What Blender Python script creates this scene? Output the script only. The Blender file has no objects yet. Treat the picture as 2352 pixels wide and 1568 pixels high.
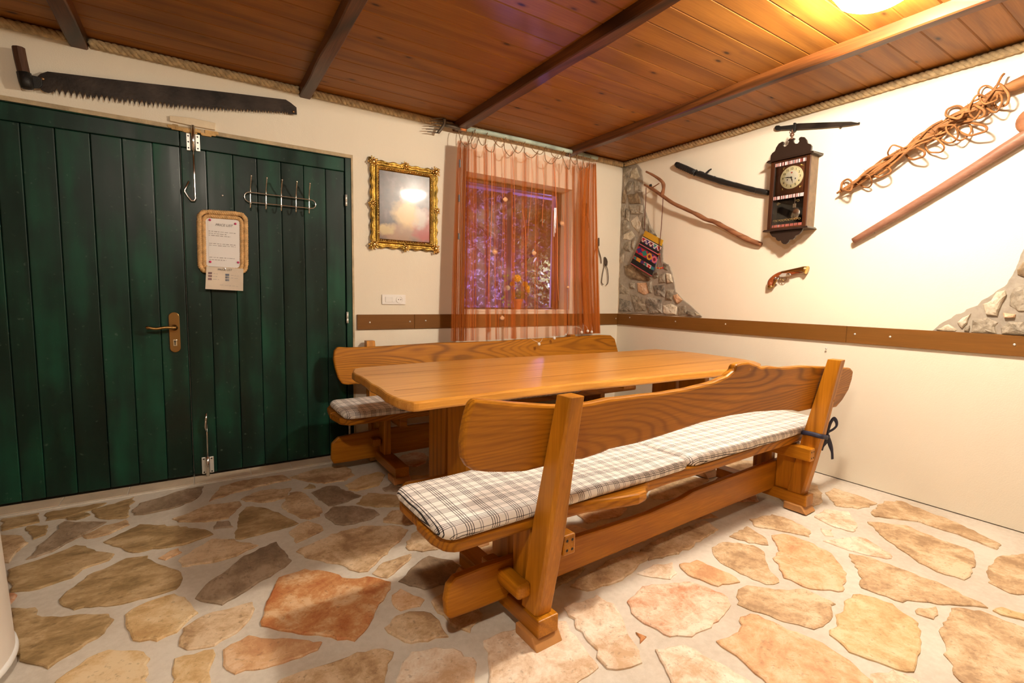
import bpy, bmesh, math, random
from mathutils import Vector, Matrix, noise
random.seed(7)
S = bpy.context.scene
COL = S.collection
# ---------------------------------------------------------------- camera
CAM = Vector((-3.41621, -3.39850, 1.12209)); FPX = 1111.36
YAW, PITCH, ROLL = math.radians(-32.9267), math.radians(-5.29827), math.radians(1.08277)
_f = Vector((-math.sin(YAW)*math.cos(PITCH), math.cos(YAW)*math.cos(PITCH), math.sin(PITCH)))
_r0 = Vector((math.cos(YAW), math.sin(YAW), 0)); _u0 = _r0.cross(_f)
_r = _r0*math.cos(ROLL)+_u0*math.sin(ROLL); _u = -_r0*math.sin(ROLL)+_u0*math.cos(ROLL)
cd = bpy.data.cameras.new('camera'); cam = bpy.data.objects.new('camera', cd); COL.objects.link(cam)
cd.sensor_width = 36; cd.sensor_fit = 'HORIZONTAL'; cd.lens = FPX/2352*36; cd.clip_start = .02
M = Matrix.Identity(4)
for i in range(3):
    M[i][0] = _r[i]; M[i][1] = _u[i]; M[i][2] = -_f[i]; M[i][3] = CAM[i]
cam.matrix_world = M; S.camera = cam
# ---------------------------------------------------------------- colour, world, lights
S.view_settings.view_transform = 'Standard'; S.view_settings.look = 'None'
S.view_settings.gamma = 1; S.view_settings.use_curve_mapping = False
S.view_settings.exposure = 0.24
wd = bpy.data.worlds.new('night'); S.world = wd; wd.use_nodes = True
wd.node_tree.nodes['Background'].inputs[0].default_value = (.012, .012, .03, 1)
wd.node_tree.nodes['Background'].inputs[1].default_value = 1
def lamp(name, loc, power, col, rad=.09, kind='POINT'):
    l = bpy.data.lights.new(name, kind); l.energy = power; l.color = col
    if kind == 'POINT': l.shadow_soft_size = rad
    else: l.size = rad
    o = bpy.data.objects.new(name, l); o.location = loc; COL.objects.link(o); return o
WARM = (1, .87, .70)
LAMP1 = (-1.13, -2.47); LAMP2 = (-3.55, -3.25)
lamp('ceiling_lamp_bulb', (LAMP1[0], LAMP1[1], 2.342), 150, WARM, .05)
lamp('ceiling_lamp_bulb', (LAMP2[0], LAMP2[1], 2.342), 72, WARM, .05)
lamp('violet_garden_light', (-.9, 1.35, .35), 150, (.36, .26, 1), .06)
lamp('violet_garden_light', (.4, 1.5, 1.5), 80, (.36, .28, 1), .06)
# ---------------------------------------------------------------- survey: a point of a known plane seen at a photo pixel
def ray(px, py): return _f+_r*((px-1176)/FPX)-_u*((py-784)/FPX)
def onplane(px, py, P, n):
    d = ray(px, py); n = Vector(n); return CAM+d*((Vector(P)-CAM).dot(n)/d.dot(n))
def PA(px, py, d=0): return onplane(px, py, (0, -d, 0), (0, 1, 0))
def PB(px, py, d=0): return onplane(px, py, (-d, 0, 0), (1, 0, 0))
def PZ(px, py, z=0): return onplane(px, py, (0, 0, z), (0, 0, 1))
# ---------------------------------------------------------------- mesh helpers (all points in world space)
class MB:
    def __init__(s): s.v = []; s.f = []; s.m = []; s.cur = 0
    def add(s, vs, fs):
        b = len(s.v); s.v += [tuple(v) for v in vs]; s.f += [tuple(b+i for i in f) for f in fs]; s.m += [s.cur]*len(fs); return s
    def box(s, a, b):
        x0, y0, z0 = a; x1, y1, z1 = b
        if x0 > x1: x0, x1 = x1, x0
        if y0 > y1: y0, y1 = y1, y0
        if z0 > z1: z0, z1 = z1, z0
        return s.add([(x0,y0,z0),(x1,y0,z0),(x1,y1,z0),(x0,y1,z0),(x0,y0,z1),(x1,y0,z1),(x1,y1,z1),(x0,y1,z1)],
                     [(0,3,2,1),(4,5,6,7),(0,1,5,4),(1,2,6,5),(2,3,7,6),(3,0,4,7)])
    def hexa(s, p):   # eight corners: bottom ring then top ring
        return s.add(p, [(0,3,2,1),(4,5,6,7),(0,1,5,4),(1,2,6,5),(2,3,7,6),(3,0,4,7)])
    def slab(s, pts, ext):
        ext = Vector(ext); pts = [Vector(p) for p in pts]; n = len(pts)
        return s.add(pts+[p+ext for p in pts], [tuple(range(n)), tuple(range(2*n-1, n-1, -1))]+[(i, i+n, (i+1) % n+n, (i+1) % n) for i in range(n)])
    def tube(s, path, rad, n=8, closed=False, cap=True, flat=None):
        P = [Vector(p) for p in path]; k = len(P)
        if not isinstance(rad, (list, tuple)): rad = [rad]*k
        vs = []; fs = []; up = None
        for i in range(k):
            a = P[(i-1) % k] if (closed or i > 0) else P[i]; b = P[(i+1) % k] if (closed or i < k-1) else P[i]
            t = (b-a).normalized() if (b-a).length > 1e-9 else Vector((0,0,1))
            if up is None:
                up = Vector((0,0,1)) if abs(t.z) < .9 else Vector((1,0,0))
                if flat: up = Vector(flat[:3])
            up = (up-t*up.dot(t)).normalized(); w = t.cross(up)
            fl = .35 if flat else 1; f2 = 1
            if flat and len(flat) == 4: fl, f2 = 1, .3
            for j in range(n):
                q = 2*math.pi*j/n; vs.append(P[i]+(up*math.cos(q)*fl+w*math.sin(q)*f2)*rad[i])
        for i in range(k if closed else k-1):
            i2 = (i+1) % k
            for j in range(n): fs.append((i*n+j, i*n+(j+1) % n, i2*n+(j+1) % n, i2*n+j))
        if cap and not closed: fs += [tuple(range(n-1, -1, -1)), tuple(range((k-1)*n, k*n))]
        return s.add(vs, fs)
    def lathe(s, c, prof, axis=(0,0,1), n=24):   # prof: (radius, distance along axis)
        c = Vector(c); ax = Vector(axis).normalized(); e = Vector((1,0,0)) if abs(ax.x) < .9 else Vector((0,1,0))
        e = (e-ax*e.dot(ax)).normalized(); g = ax.cross(e); vs = []; fs = []
        for r, h in prof:
            for j in range(n):
                q = 2*math.pi*j/n; vs.append(c+ax*h+(e*math.cos(q)+g*math.sin(q))*max(r, 1e-5))
        for i in range(len(prof)-1):
            for j in range(n): fs.append((i*n+j, i*n+(j+1) % n, (i+1)*n+(j+1) % n, (i+1)*n+j))
        fs += [tuple(range(n-1, -1, -1)), tuple(range((len(prof)-1)*n, len(prof)*n))]
        return s.add(vs, fs)
    def ball(s, c, r, n=10, m=6, sc=(1,1,1)):
        c = Vector(c); vs = []; fs = []
        for i in range(m+1):
            a = math.pi*i/m
            for j in range(n):
                q = 2*math.pi*j/n; vs.append(c+Vector((math.sin(a)*math.cos(q)*r*sc[0], math.sin(a)*math.sin(q)*r*sc[1], math.cos(a)*r*sc[2])))
        for i in range(m):
            for j in range(n): fs.append((i*n+j, (i+1)*n+j, (i+1)*n+(j+1) % n, i*n+(j+1) % n))
        return s.add(vs, fs)
def build(mb, name, mat, parent=None, smooth=False, bevel=0, sub=0):
    me = bpy.data.meshes.new(name); me.from_pydata([tuple(v) for v in mb.v], [], mb.f)
    mats = mat if isinstance(mat, list) else [mat]
    for m in mats: me.materials.append(m)
    if len(mats) > 1: me.polygons.foreach_set('material_index', mb.m)
    bm = bmesh.new(); bm.from_mesh(me)
    bmesh.ops.recalc_face_normals(bm, faces=bm.faces); bm.to_mesh(me); bm.free()
    if smooth: me.polygons.foreach_set('use_smooth', [True]*len(me.polygons))
    o = bpy.data.objects.new(name, me); COL.objects.link(o)
    if parent is not None:
        o.parent = parent
        if parent.type == 'EMPTY': o.matrix_parent_inverse = Matrix.Translation(-parent.location)
    if bevel:
        b = o.modifiers.new('bevel', 'BEVEL'); b.width = bevel; b.segments = 2; b.limit_method = 'ANGLE'; b.angle_limit = math.radians(35)
    if sub:
        b = o.modifiers.new('sub', 'SUBSURF'); b.levels = sub; b.render_levels = sub
    return o
def tag(o, label, cat, group=None):
    o['label'] = label; o['category'] = cat
    if group: o['group'] = group
    return o
def thing(name, label, cat, loc, group=None):
    o = bpy.data.objects.new(name, None); o.location = loc; o.empty_display_size = .05; COL.objects.link(o)
    return tag(o, label, cat, group)
def struct(o): o['kind'] = 'structure'; return o
def smoothline(pts, k=6):
    P = [Vector(p) for p in pts]; out = []
    for i in range(len(P)-1):
        a = P[max(i-1, 0)]; b = P[i]; c = P[i+1]; d = P[min(i+2, len(P)-1)]
        for j in range(k):
            t = j/k; out.append(.5*((2*b)+(c-a)*t+(2*a-5*b+4*c-d)*t*t+(3*b-a-3*c+d)*t**3))
    out.append(P[-1]); return out
# ---------------------------------------------------------------- materials
def newmat(name):
    m = bpy.data.materials.new(name); m.use_nodes = True; nt = m.node_tree; return m, nt, nt.nodes['Principled BSDF']
def N(nt, t, **k):
    n = nt.nodes.new(t)
    for a, b in k.items(): setattr(n, a, b)
    return n
def plain(name, col, rough=.6, metal=0, coat=0, bump=0, bscale=200, var=0, emit=0):
    m, nt, b = newmat(name); b.inputs['Base Color'].default_value = (*col, 1); b.inputs['Roughness'].default_value = rough
    b.inputs['Metallic'].default_value = metal; b.inputs['Coat Weight'].default_value = coat
    tc = N(nt, 'ShaderNodeTexCoord')
    if bump or var:
        no = N(nt, 'ShaderNodeTexNoise'); no.inputs['Scale'].default_value = bscale; no.inputs['Detail'].default_value = 4
        nt.links.new(tc.outputs['Object'], no.inputs['Vector'])
        if bump:
            bp = N(nt, 'ShaderNodeBump'); bp.inputs['Strength'].default_value = bump; bp.inputs['Distance'].default_value = .004
            nt.links.new(no.outputs['Fac'], bp.inputs['Height']); nt.links.new(bp.outputs[0], b.inputs['Normal'])
        if var:
            n2 = N(nt, 'ShaderNodeTexNoise'); n2.inputs['Scale'].default_value = bscale*.12; n2.inputs['Detail'].default_value = 6
            nt.links.new(tc.outputs['Object'], n2.inputs['Vector'])
            r = N(nt, 'ShaderNodeValToRGB'); r.color_ramp.elements[0].position = .35; r.color_ramp.elements[1].position = .65
            r.color_ramp.elements[0].color = (*[c*(1-var) for c in col], 1); r.color_ramp.elements[1].color = (*[min(1, c*(1+var)) for c in col], 1)
            nt.links.new(n2.outputs['Fac'], r.inputs[0]); nt.links.new(r.outputs[0], b.inputs['Base Color'])
    if emit:
        b.inputs['Emission Color'].default_value = (*col, 1); b.inputs['Emission Strength'].default_value = emit
    return m
def ramp(nt, fac, stops, interp='LINEAR'):
    r = N(nt, 'ShaderNodeValToRGB'); cr = r.color_ramp; cr.interpolation = interp
    while len(cr.elements) < len(stops): cr.elements.new(.5)
    for e, (p, c) in zip(cr.elements, stops): e.position = p; e.color = (*c, 1) if len(c) == 3 else c
    nt.links.new(fac, r.inputs[0]); return r.outputs[0]
def mixc(nt, fac, a, b, mode='MIX'):
    n = N(nt, 'ShaderNodeMix', data_type='RGBA', blend_type=mode)
    for s, v in ((n.inputs[0], fac), (n.inputs[6], a), (n.inputs[7], b)):
        if hasattr(v, 'is_linked'): nt.links.new(v, s)
        elif isinstance(v, (int, float)): s.default_value = v
        else: s.default_value = (*v, 1)
    return n.outputs[2]
def math_(nt, op, a, b=None, c=None):
    n = N(nt, 'ShaderNodeMath', operation=op)
    for i, v in enumerate((a, b, c)):
        if v is None: continue
        if hasattr(v, 'is_linked'): nt.links.new(v, n.inputs[i])
        else: n.inputs[i].default_value = v
    return n.outputs[0]
def coords(nt, scale=(1,1,1), rand=0, loc=(0,0,0)):
    tc = N(nt, 'ShaderNodeTexCoord'); v = tc.outputs['Object']
    if rand:
        oi = N(nt, 'ShaderNodeObjectInfo'); k = math_(nt, 'MULTIPLY', oi.outputs['Random'], rand)
        a = N(nt, 'ShaderNodeVectorMath', operation='ADD'); nt.links.new(v, a.inputs[0]); nt.links.new(k, a.inputs[1]); v = a.outputs[0]
    mp = N(nt, 'ShaderNodeMapping'); mp.inputs['Scale'].default_value = scale; mp.inputs['Location'].default_value = loc
    nt.links.new(v, mp.inputs['Vector']); return mp.outputs[0]
def noise_(nt, vec, scale, detail=4, dist=0, rough=.5):
    n = N(nt, 'ShaderNodeTexNoise'); n.inputs['Scale'].default_value = scale; n.inputs['Detail'].default_value = detail
    n.inputs['Distortion'].default_value = dist; n.inputs['Roughness'].default_value = rough
    nt.links.new(vec, n.inputs['Vector']); return n.outputs['Fac']
def bump_(nt, b, h, s, dist=.003):
    bp = N(nt, 'ShaderNodeBump'); bp.inputs['Strength'].default_value = s; bp.inputs['Distance'].default_value = dist
    nt.links.new(h, bp.inputs['Height']); nt.links.new(bp.outputs[0], b.inputs['Normal'])
def wood(name, dark, mid, light, axis='x', rough=.35, ring=11.0, knots=0, rnd=7, gstr=.5, coat=.08, cross=2.2):
    m, nt, b = newmat(name)
    L = .2 if ring > 12 else .13; sc = {'x': (L,1,1), 'y': (1,L,1), 'z': (1,1,L)}[axis]
    v = coords(nt, sc, rnd)
    # growth rings: contour lines of a stretched noise field plus straight grain
    n1 = noise_(nt, v, 3.2 if ring > 12 else 2.6, 2.0 if ring > 12 else 1.5, 0, .35); sp = N(nt, 'ShaderNodeSeparateXYZ'); nt.links.new(v, sp.inputs[0])
    i0, i1 = {'x': (1,2), 'y': (0,2), 'z': (0,1)}[axis]
    lin = math_(nt, 'ADD', sp.outputs[i0], sp.outputs[i1])
    fld = math_(nt, 'ADD', n1, math_(nt, 'MULTIPLY', lin, cross*.35))
    w = math_(nt, 'SINE', math_(nt, 'MULTIPLY', fld, 6.283*ring))
    fs = {'x': (.035,1,1), 'y': (1,.035,1), 'z': (1,1,.035)}[axis]
    v2 = coords(nt, fs, rnd); fine = noise_(nt, v2, 170, 3); broad = noise_(nt, v, 7, 4)
    line = ramp(nt, math_(nt, 'ADD', math_(nt, 'MULTIPLY', w, .5), .5), [(0, (0,0,0)), (.25, (.55,.55,.55)), (.6, (.95,.95,.95)), (1, (1,1,1))])
    base = ramp(nt, math_(nt, 'ADD', math_(nt, 'MULTIPLY', fine, .45), math_(nt, 'MULTIPLY', broad, .6)), [(.30, tuple(d*.35+m_*.65 for d, m_ in zip(dark, mid))), (.52, mid), (.74, light)])
    patch_ = ramp(nt, noise_(nt, v, 3.1, 2), [(.36, (.45,.45,.45)), (.56, (1,1,1))])
    f = math_(nt, 'MULTIPLY', math_(nt, 'MULTIPLY', math_(nt, 'SUBTRACT', 1, line), gstr), patch_)
    col = mixc(nt, f, base, dark)
    if knots:
        ks = {'x': (.42,1,1), 'y': (1,.42,1), 'z': (1,1,.42)}[axis]
        vo = N(nt, 'ShaderNodeTexVoronoi'); vo.inputs['Scale'].default_value = knots; vo.inputs['Randomness'].default_value = 1
        nt.links.new(coords(nt, ks, rnd), vo.inputs['Vector'])
        k = ramp(nt, vo.outputs['Distance'], [(.0, (1,1,1)), (.05, (.85,.85,.85)), (.09, (.3,.3,.3)), (.17, (0,0,0))])
        col = mixc(nt, k, col, tuple(c*.22 for c in dark))
    nt.links.new(col, b.inputs['Base Color']); b.inputs['Roughness'].default_value = rough; b.inputs['Coat Weight'].default_value = coat
    b.inputs['Coat Roughness'].default_value = .25; b.inputs['Specular IOR Level'].default_value = .25
    bump_(nt, b, fine, .12, .001)
    return m
HD, HM, HL = (.10,.026,.001), (.40,.145,.005), (.56,.225,.012)
W_X = wood('honey_oak_along_x', HD, HM, HL, 'x', gstr=.62, ring=32, rough=.42, coat=.05); W_PL = wood('honey_oak_plain', HD, HM, HL, 'x', gstr=.28, ring=11, rough=.42, coat=.05); W_Y = wood('honey_oak_along_y', HD, HM, HL, 'y', gstr=.5)
W_Z = wood('honey_oak_along_z', HD, (.48,.18,.009), (.64,.265,.02), 'z', gstr=.45, cross=3.5)
W_TABLE = wood('table_top_oak', (.36,.13,.012), (.60,.26,.04), (.74,.37,.08), 'x', rough=.3, coat=.35, gstr=.4)
W_PINE = wood('pine_ceiling', (.11,.034,.004), (.30,.112,.013), (.40,.163,.024), 'x', rough=.5, ring=8, knots=8.5, rnd=13, gstr=.4, coat=0)
W_PINE.node_tree.nodes['Principled BSDF'].inputs['Specular IOR Level'].default_value = .3
W_BEAM = wood('dark_beam', (.022,.007,.002), (.11,.034,.007), (.20,.065,.014), 'y', rough=.45, ring=9, rnd=5, gstr=.95, coat=.2)
W_RAIL = wood('brown_rail', (.12,.048,.007), (.17,.068,.010), (.21,.085,.013), 'x', rough=.55, rnd=4, gstr=.2, coat=0)
W_RAILY = wood('brown_rail_side', (.12,.048,.007), (.17,.068,.010), (.21,.085,.013), 'y', rough=.55, rnd=4, gstr=.2, coat=0)
W_STICK = wood('old_stick', (.09,.03,.012), (.26,.105,.045), (.38,.18,.09), 'y', rough=.7, coat=0)
W_VINE = wood('vine_wood', (.10,.035,.010), (.28,.115,.035), (.42,.20,.075), 'y', rough=.65, coat=0)
def plaster_mat():
    m, nt, b = newmat('cream_plaster'); v = coords(nt)
    n1 = noise_(nt, v, 1.3, 4); n2 = noise_(nt, v, 160, 4); n3 = noise_(nt, coords(nt, (1,1,.6)), 14, 3)
    nt.links.new(ramp(nt, n1, [(.3, (.78,.705,.565)), (.7, (.82,.75,.61))]), b.inputs['Base Color']); b.inputs['Roughness'].default_value = .85
    h = math_(nt, 'ADD', n2, math_(nt, 'MULTIPLY', n3, 2.2)); bump_(nt, b, h, .28, .003); return m
PLASTER = plaster_mat()
def stone_mat(name, a, b_, c, dark=.5, streak=(1,1,1)):
    m, nt, b = newmat(name); v = coords(nt, streak, 9)
    n1 = noise_(nt, v, 6, 6, .6, .65); n2 = noise_(nt, v, 26, 8, .5, .78); n3 = noise_(nt, v, 70, 4)
    t = math_(nt, 'ADD', math_(nt, 'MULTIPLY', n1, .6), math_(nt, 'MULTIPLY', n2, .4))
    col = ramp(nt, t, [(.41, a), (.5, b_), (.58, c)])
    sp = ramp(nt, n3, [(.30, (1,1,1)), (.40, (0,0,0))]); col = mixc(nt, math_(nt, 'MULTIPLY', sp, .45), col, tuple(x*dark for x in a))
    nt.links.new(col, b.inputs['Base Color']); b.inputs['Roughness'].default_value = .62
    bump_(nt, b, math_(nt, 'ADD', n2, math_(nt, 'MULTIPLY', n3, .5)), .35, .004); return m
ST = {'o': stone_mat('olive_stone', (.25,.16,.065), (.40,.265,.12), (.56,.40,.22), streak=(.6,1,1)),
      't': stone_mat('tan_stone', (.36,.22,.11), (.56,.38,.21), (.72,.55,.36)),
      'r': stone_mat('rust_stone', (.44,.14,.04), (.58,.27,.10), (.72,.48,.27)),
      'g': stone_mat('grey_brown_stone', (.20,.135,.08), (.30,.21,.13), (.42,.31,.21), streak=(1,.6,1)),
      'p': stone_mat('pale_stone', (.58,.38,.22), (.76,.60,.44), (.86,.76,.62)),
      'k': stone_mat('pink_stone', (.58,.27,.14), (.74,.50,.34), (.84,.70,.55)),
      'y': stone_mat('yellow_stone', (.50,.31,.13), (.66,.46,.23), (.76,.59,.36)),
      'a': stone_mat('peach_stone', (.54,.28,.13), (.68,.42,.22), (.78,.56,.36))}
def mortar_mat(name, a, b_):
    m, nt, b = newmat(name); v = coords(nt); n1 = noise_(nt, v, 3, 5); n2 = noise_(nt, v, 45, 6, 0, .7)
    t = math_(nt, 'ADD', math_(nt, 'MULTIPLY', n1, .6), math_(nt, 'MULTIPLY', n2, .4))
    nt.links.new(ramp(nt, t, [(.38, a), (.6, b_)]), b.inputs['Base Color']); b.inputs['Roughness'].default_value = .75; bump_(nt, b, n2, .4, .003); return m
MORTAR = mortar_mat('floor_mortar', (.54,.475,.385), (.68,.62,.53)); WMORTAR = mortar_mat('wall_mortar', (.24,.20,.155), (.38,.33,.26))
WST = {'g': stone_mat('wall_stone_grey', (.17,.14,.10), (.30,.25,.18), (.44,.38,.29)), 'p': stone_mat('wall_stone_pale', (.40,.33,.22), (.58,.50,.37), (.72,.65,.52)),
       'd': stone_mat('wall_stone_dark', (.08,.07,.055), (.20,.17,.13), (.40,.35,.28)), 'o': stone_mat('wall_stone_orange', (.45,.25,.13), (.62,.38,.22), (.72,.52,.36)),
       'b': stone_mat('wall_stone_brown', (.14,.09,.05), (.24,.165,.09), (.34,.25,.15))}
def green_mat():
    m, nt, b = newmat('green_door_paint'); v = coords(nt, (1,1,.12), 3); n1 = noise_(nt, v, 9, 5); n2 = noise_(nt, coords(nt, (1,1,1), 5), 2.2, 3); n3 = noise_(nt, coords(nt), 38, 5)
    t = math_(nt, 'ADD', math_(nt, 'MULTIPLY', n1, .5), math_(nt, 'MULTIPLY', n2, .5))
    col = ramp(nt, t, [(.36, (.0015,.010,.006)), (.5, (.002,.020,.012)), (.66, (.003,.062,.031))])
    sc = ramp(nt, n3, [(.66, (0,0,0)), (.76, (1,1,1))]); col = mixc(nt, math_(nt, 'MULTIPLY', sc, .4), col, (.12,.17,.13))
    b.inputs['Specular IOR Level'].default_value = .35; nt.links.new(col, b.inputs['Base Color']); nt.links.new(ramp(nt, n1, [(.3, (.30,)*3), (.7, (.5,)*3)]), b.inputs['Roughness']); bump_(nt, b, n1, .15, .003); return m
GREEN = green_mat()
CHROME = plain('chrome', (.75,.74,.72), .18, 1); ZINC = plain('zinc_plate', (.80,.78,.72), .38, .6); BRASS = plain('antique_brass', (.36,.21,.07), .3, 1, bump=.1)
GOLD = plain('old_gilt', (.40,.25,.055), .3, 1, bump=.9, bscale=130, var=.5); GOLD2 = plain('bright_gilt', (.74,.50,.17), .22, 1, bump=.3, bscale=160)
RUST = plain('rusty_steel', (.032,.022,.016), .5, .55, bump=.3, bscale=60, var=.6); IRON = plain('black_iron', (.03,.028,.025), .5, .6, bump=.2)
STEEL = plain('grey_iron', (.16,.13,.10), .45, .7, bump=.2); BLACKW = plain('black_lacquer', (.022,.012,.008), .35, 0, .2)
DARKW = wood('dark_clock_wood', (.012,.005,.003), (.05,.016,.006), (.12,.04,.014), 'z', rough=.3, ring=7); SIDEW = plain('clock_side_veneer', (.17,.105,.055), .45, var=.2)
WHITE = plain('white_plastic', (.84,.81,.76), .35); PAPER = plain('white_paper', (.82,.79,.76), .6); CARD = plain('laminated_card', (.74,.64,.52), .12, 0, .6, var=.12, bscale=40)
INK = plain('print_ink', (.13,.11,.10), .6); PINK = plain('magenta_pin', (.62,.03,.16), .35); ROPE = plain('sisal_rope', (.50,.37,.20), .85, bump=.7, bscale=260, var=.25); JUTE = plain('golden_rope', (.68,.42,.18), .8, bump=.7, bscale=300, var=.2)
MINT = plain('worn_mint_paint', (.42,.52,.43), .5, bump=.4, bscale=60, var=.3); ORANGE = plain('orange_tape', (.75,.27,.08), .5)
NAVY = plain('navy_ribbon', (.012,.012,.035), .6); TERRA = plain('terracotta_plastic', (.52,.13,.035), .45); SILL = plain('cream_sill', (.80,.70,.56), .5)
WOODPAD = plain('pad_wood', (.44,.20,.055), .5, var=.2, bscale=80)
# ================================================================= THE ROOM
RX, RY, H = -5.8, -5.6, 2.4
floor = struct(build(MB().box((RX, RY, -.12), (0.02, .3, -.006)), 'floor', MORTAR))
def poly_stone(pts, mat, top):
    P = []
    n = len(pts)
    for i in range(n):                      # irregular broken edge
        a, b = pts[i], pts[(i+1) % n]; L = (b-a).length; k = max(1, int(L/.022)); w = Vector((-(b-a).y, (b-a).x, 0)).normalized()
        for j in range(k):
            t = j/k; q = a.lerp(b, t); P.append(q+w*((noise.noise(q*20)*.014+noise.noise(q*55)*.009) if j else 0))
    c = sum(P, Vector())/len(P); mb = MB(); n = len(P)
    inner = [p+(c-p).normalized()*.006 for p in P]
    vs = [Vector((p.x, p.y, -.008)) for p in P]+[Vector((p.x, p.y, top-.003)) for p in P]+[Vector((p.x, p.y, top)) for p in inner]
    fs = [(i, (i+1) % n, n+(i+1) % n, n+i) for i in range(n)]+[(n+i, n+(i+1) % n, 2*n+(i+1) % n, 2*n+i) for i in range(n)]+[tuple(range(2*n, 3*n))]
    mb.add(vs, fs); return build(mb, 'stone', mat, floor)
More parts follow.
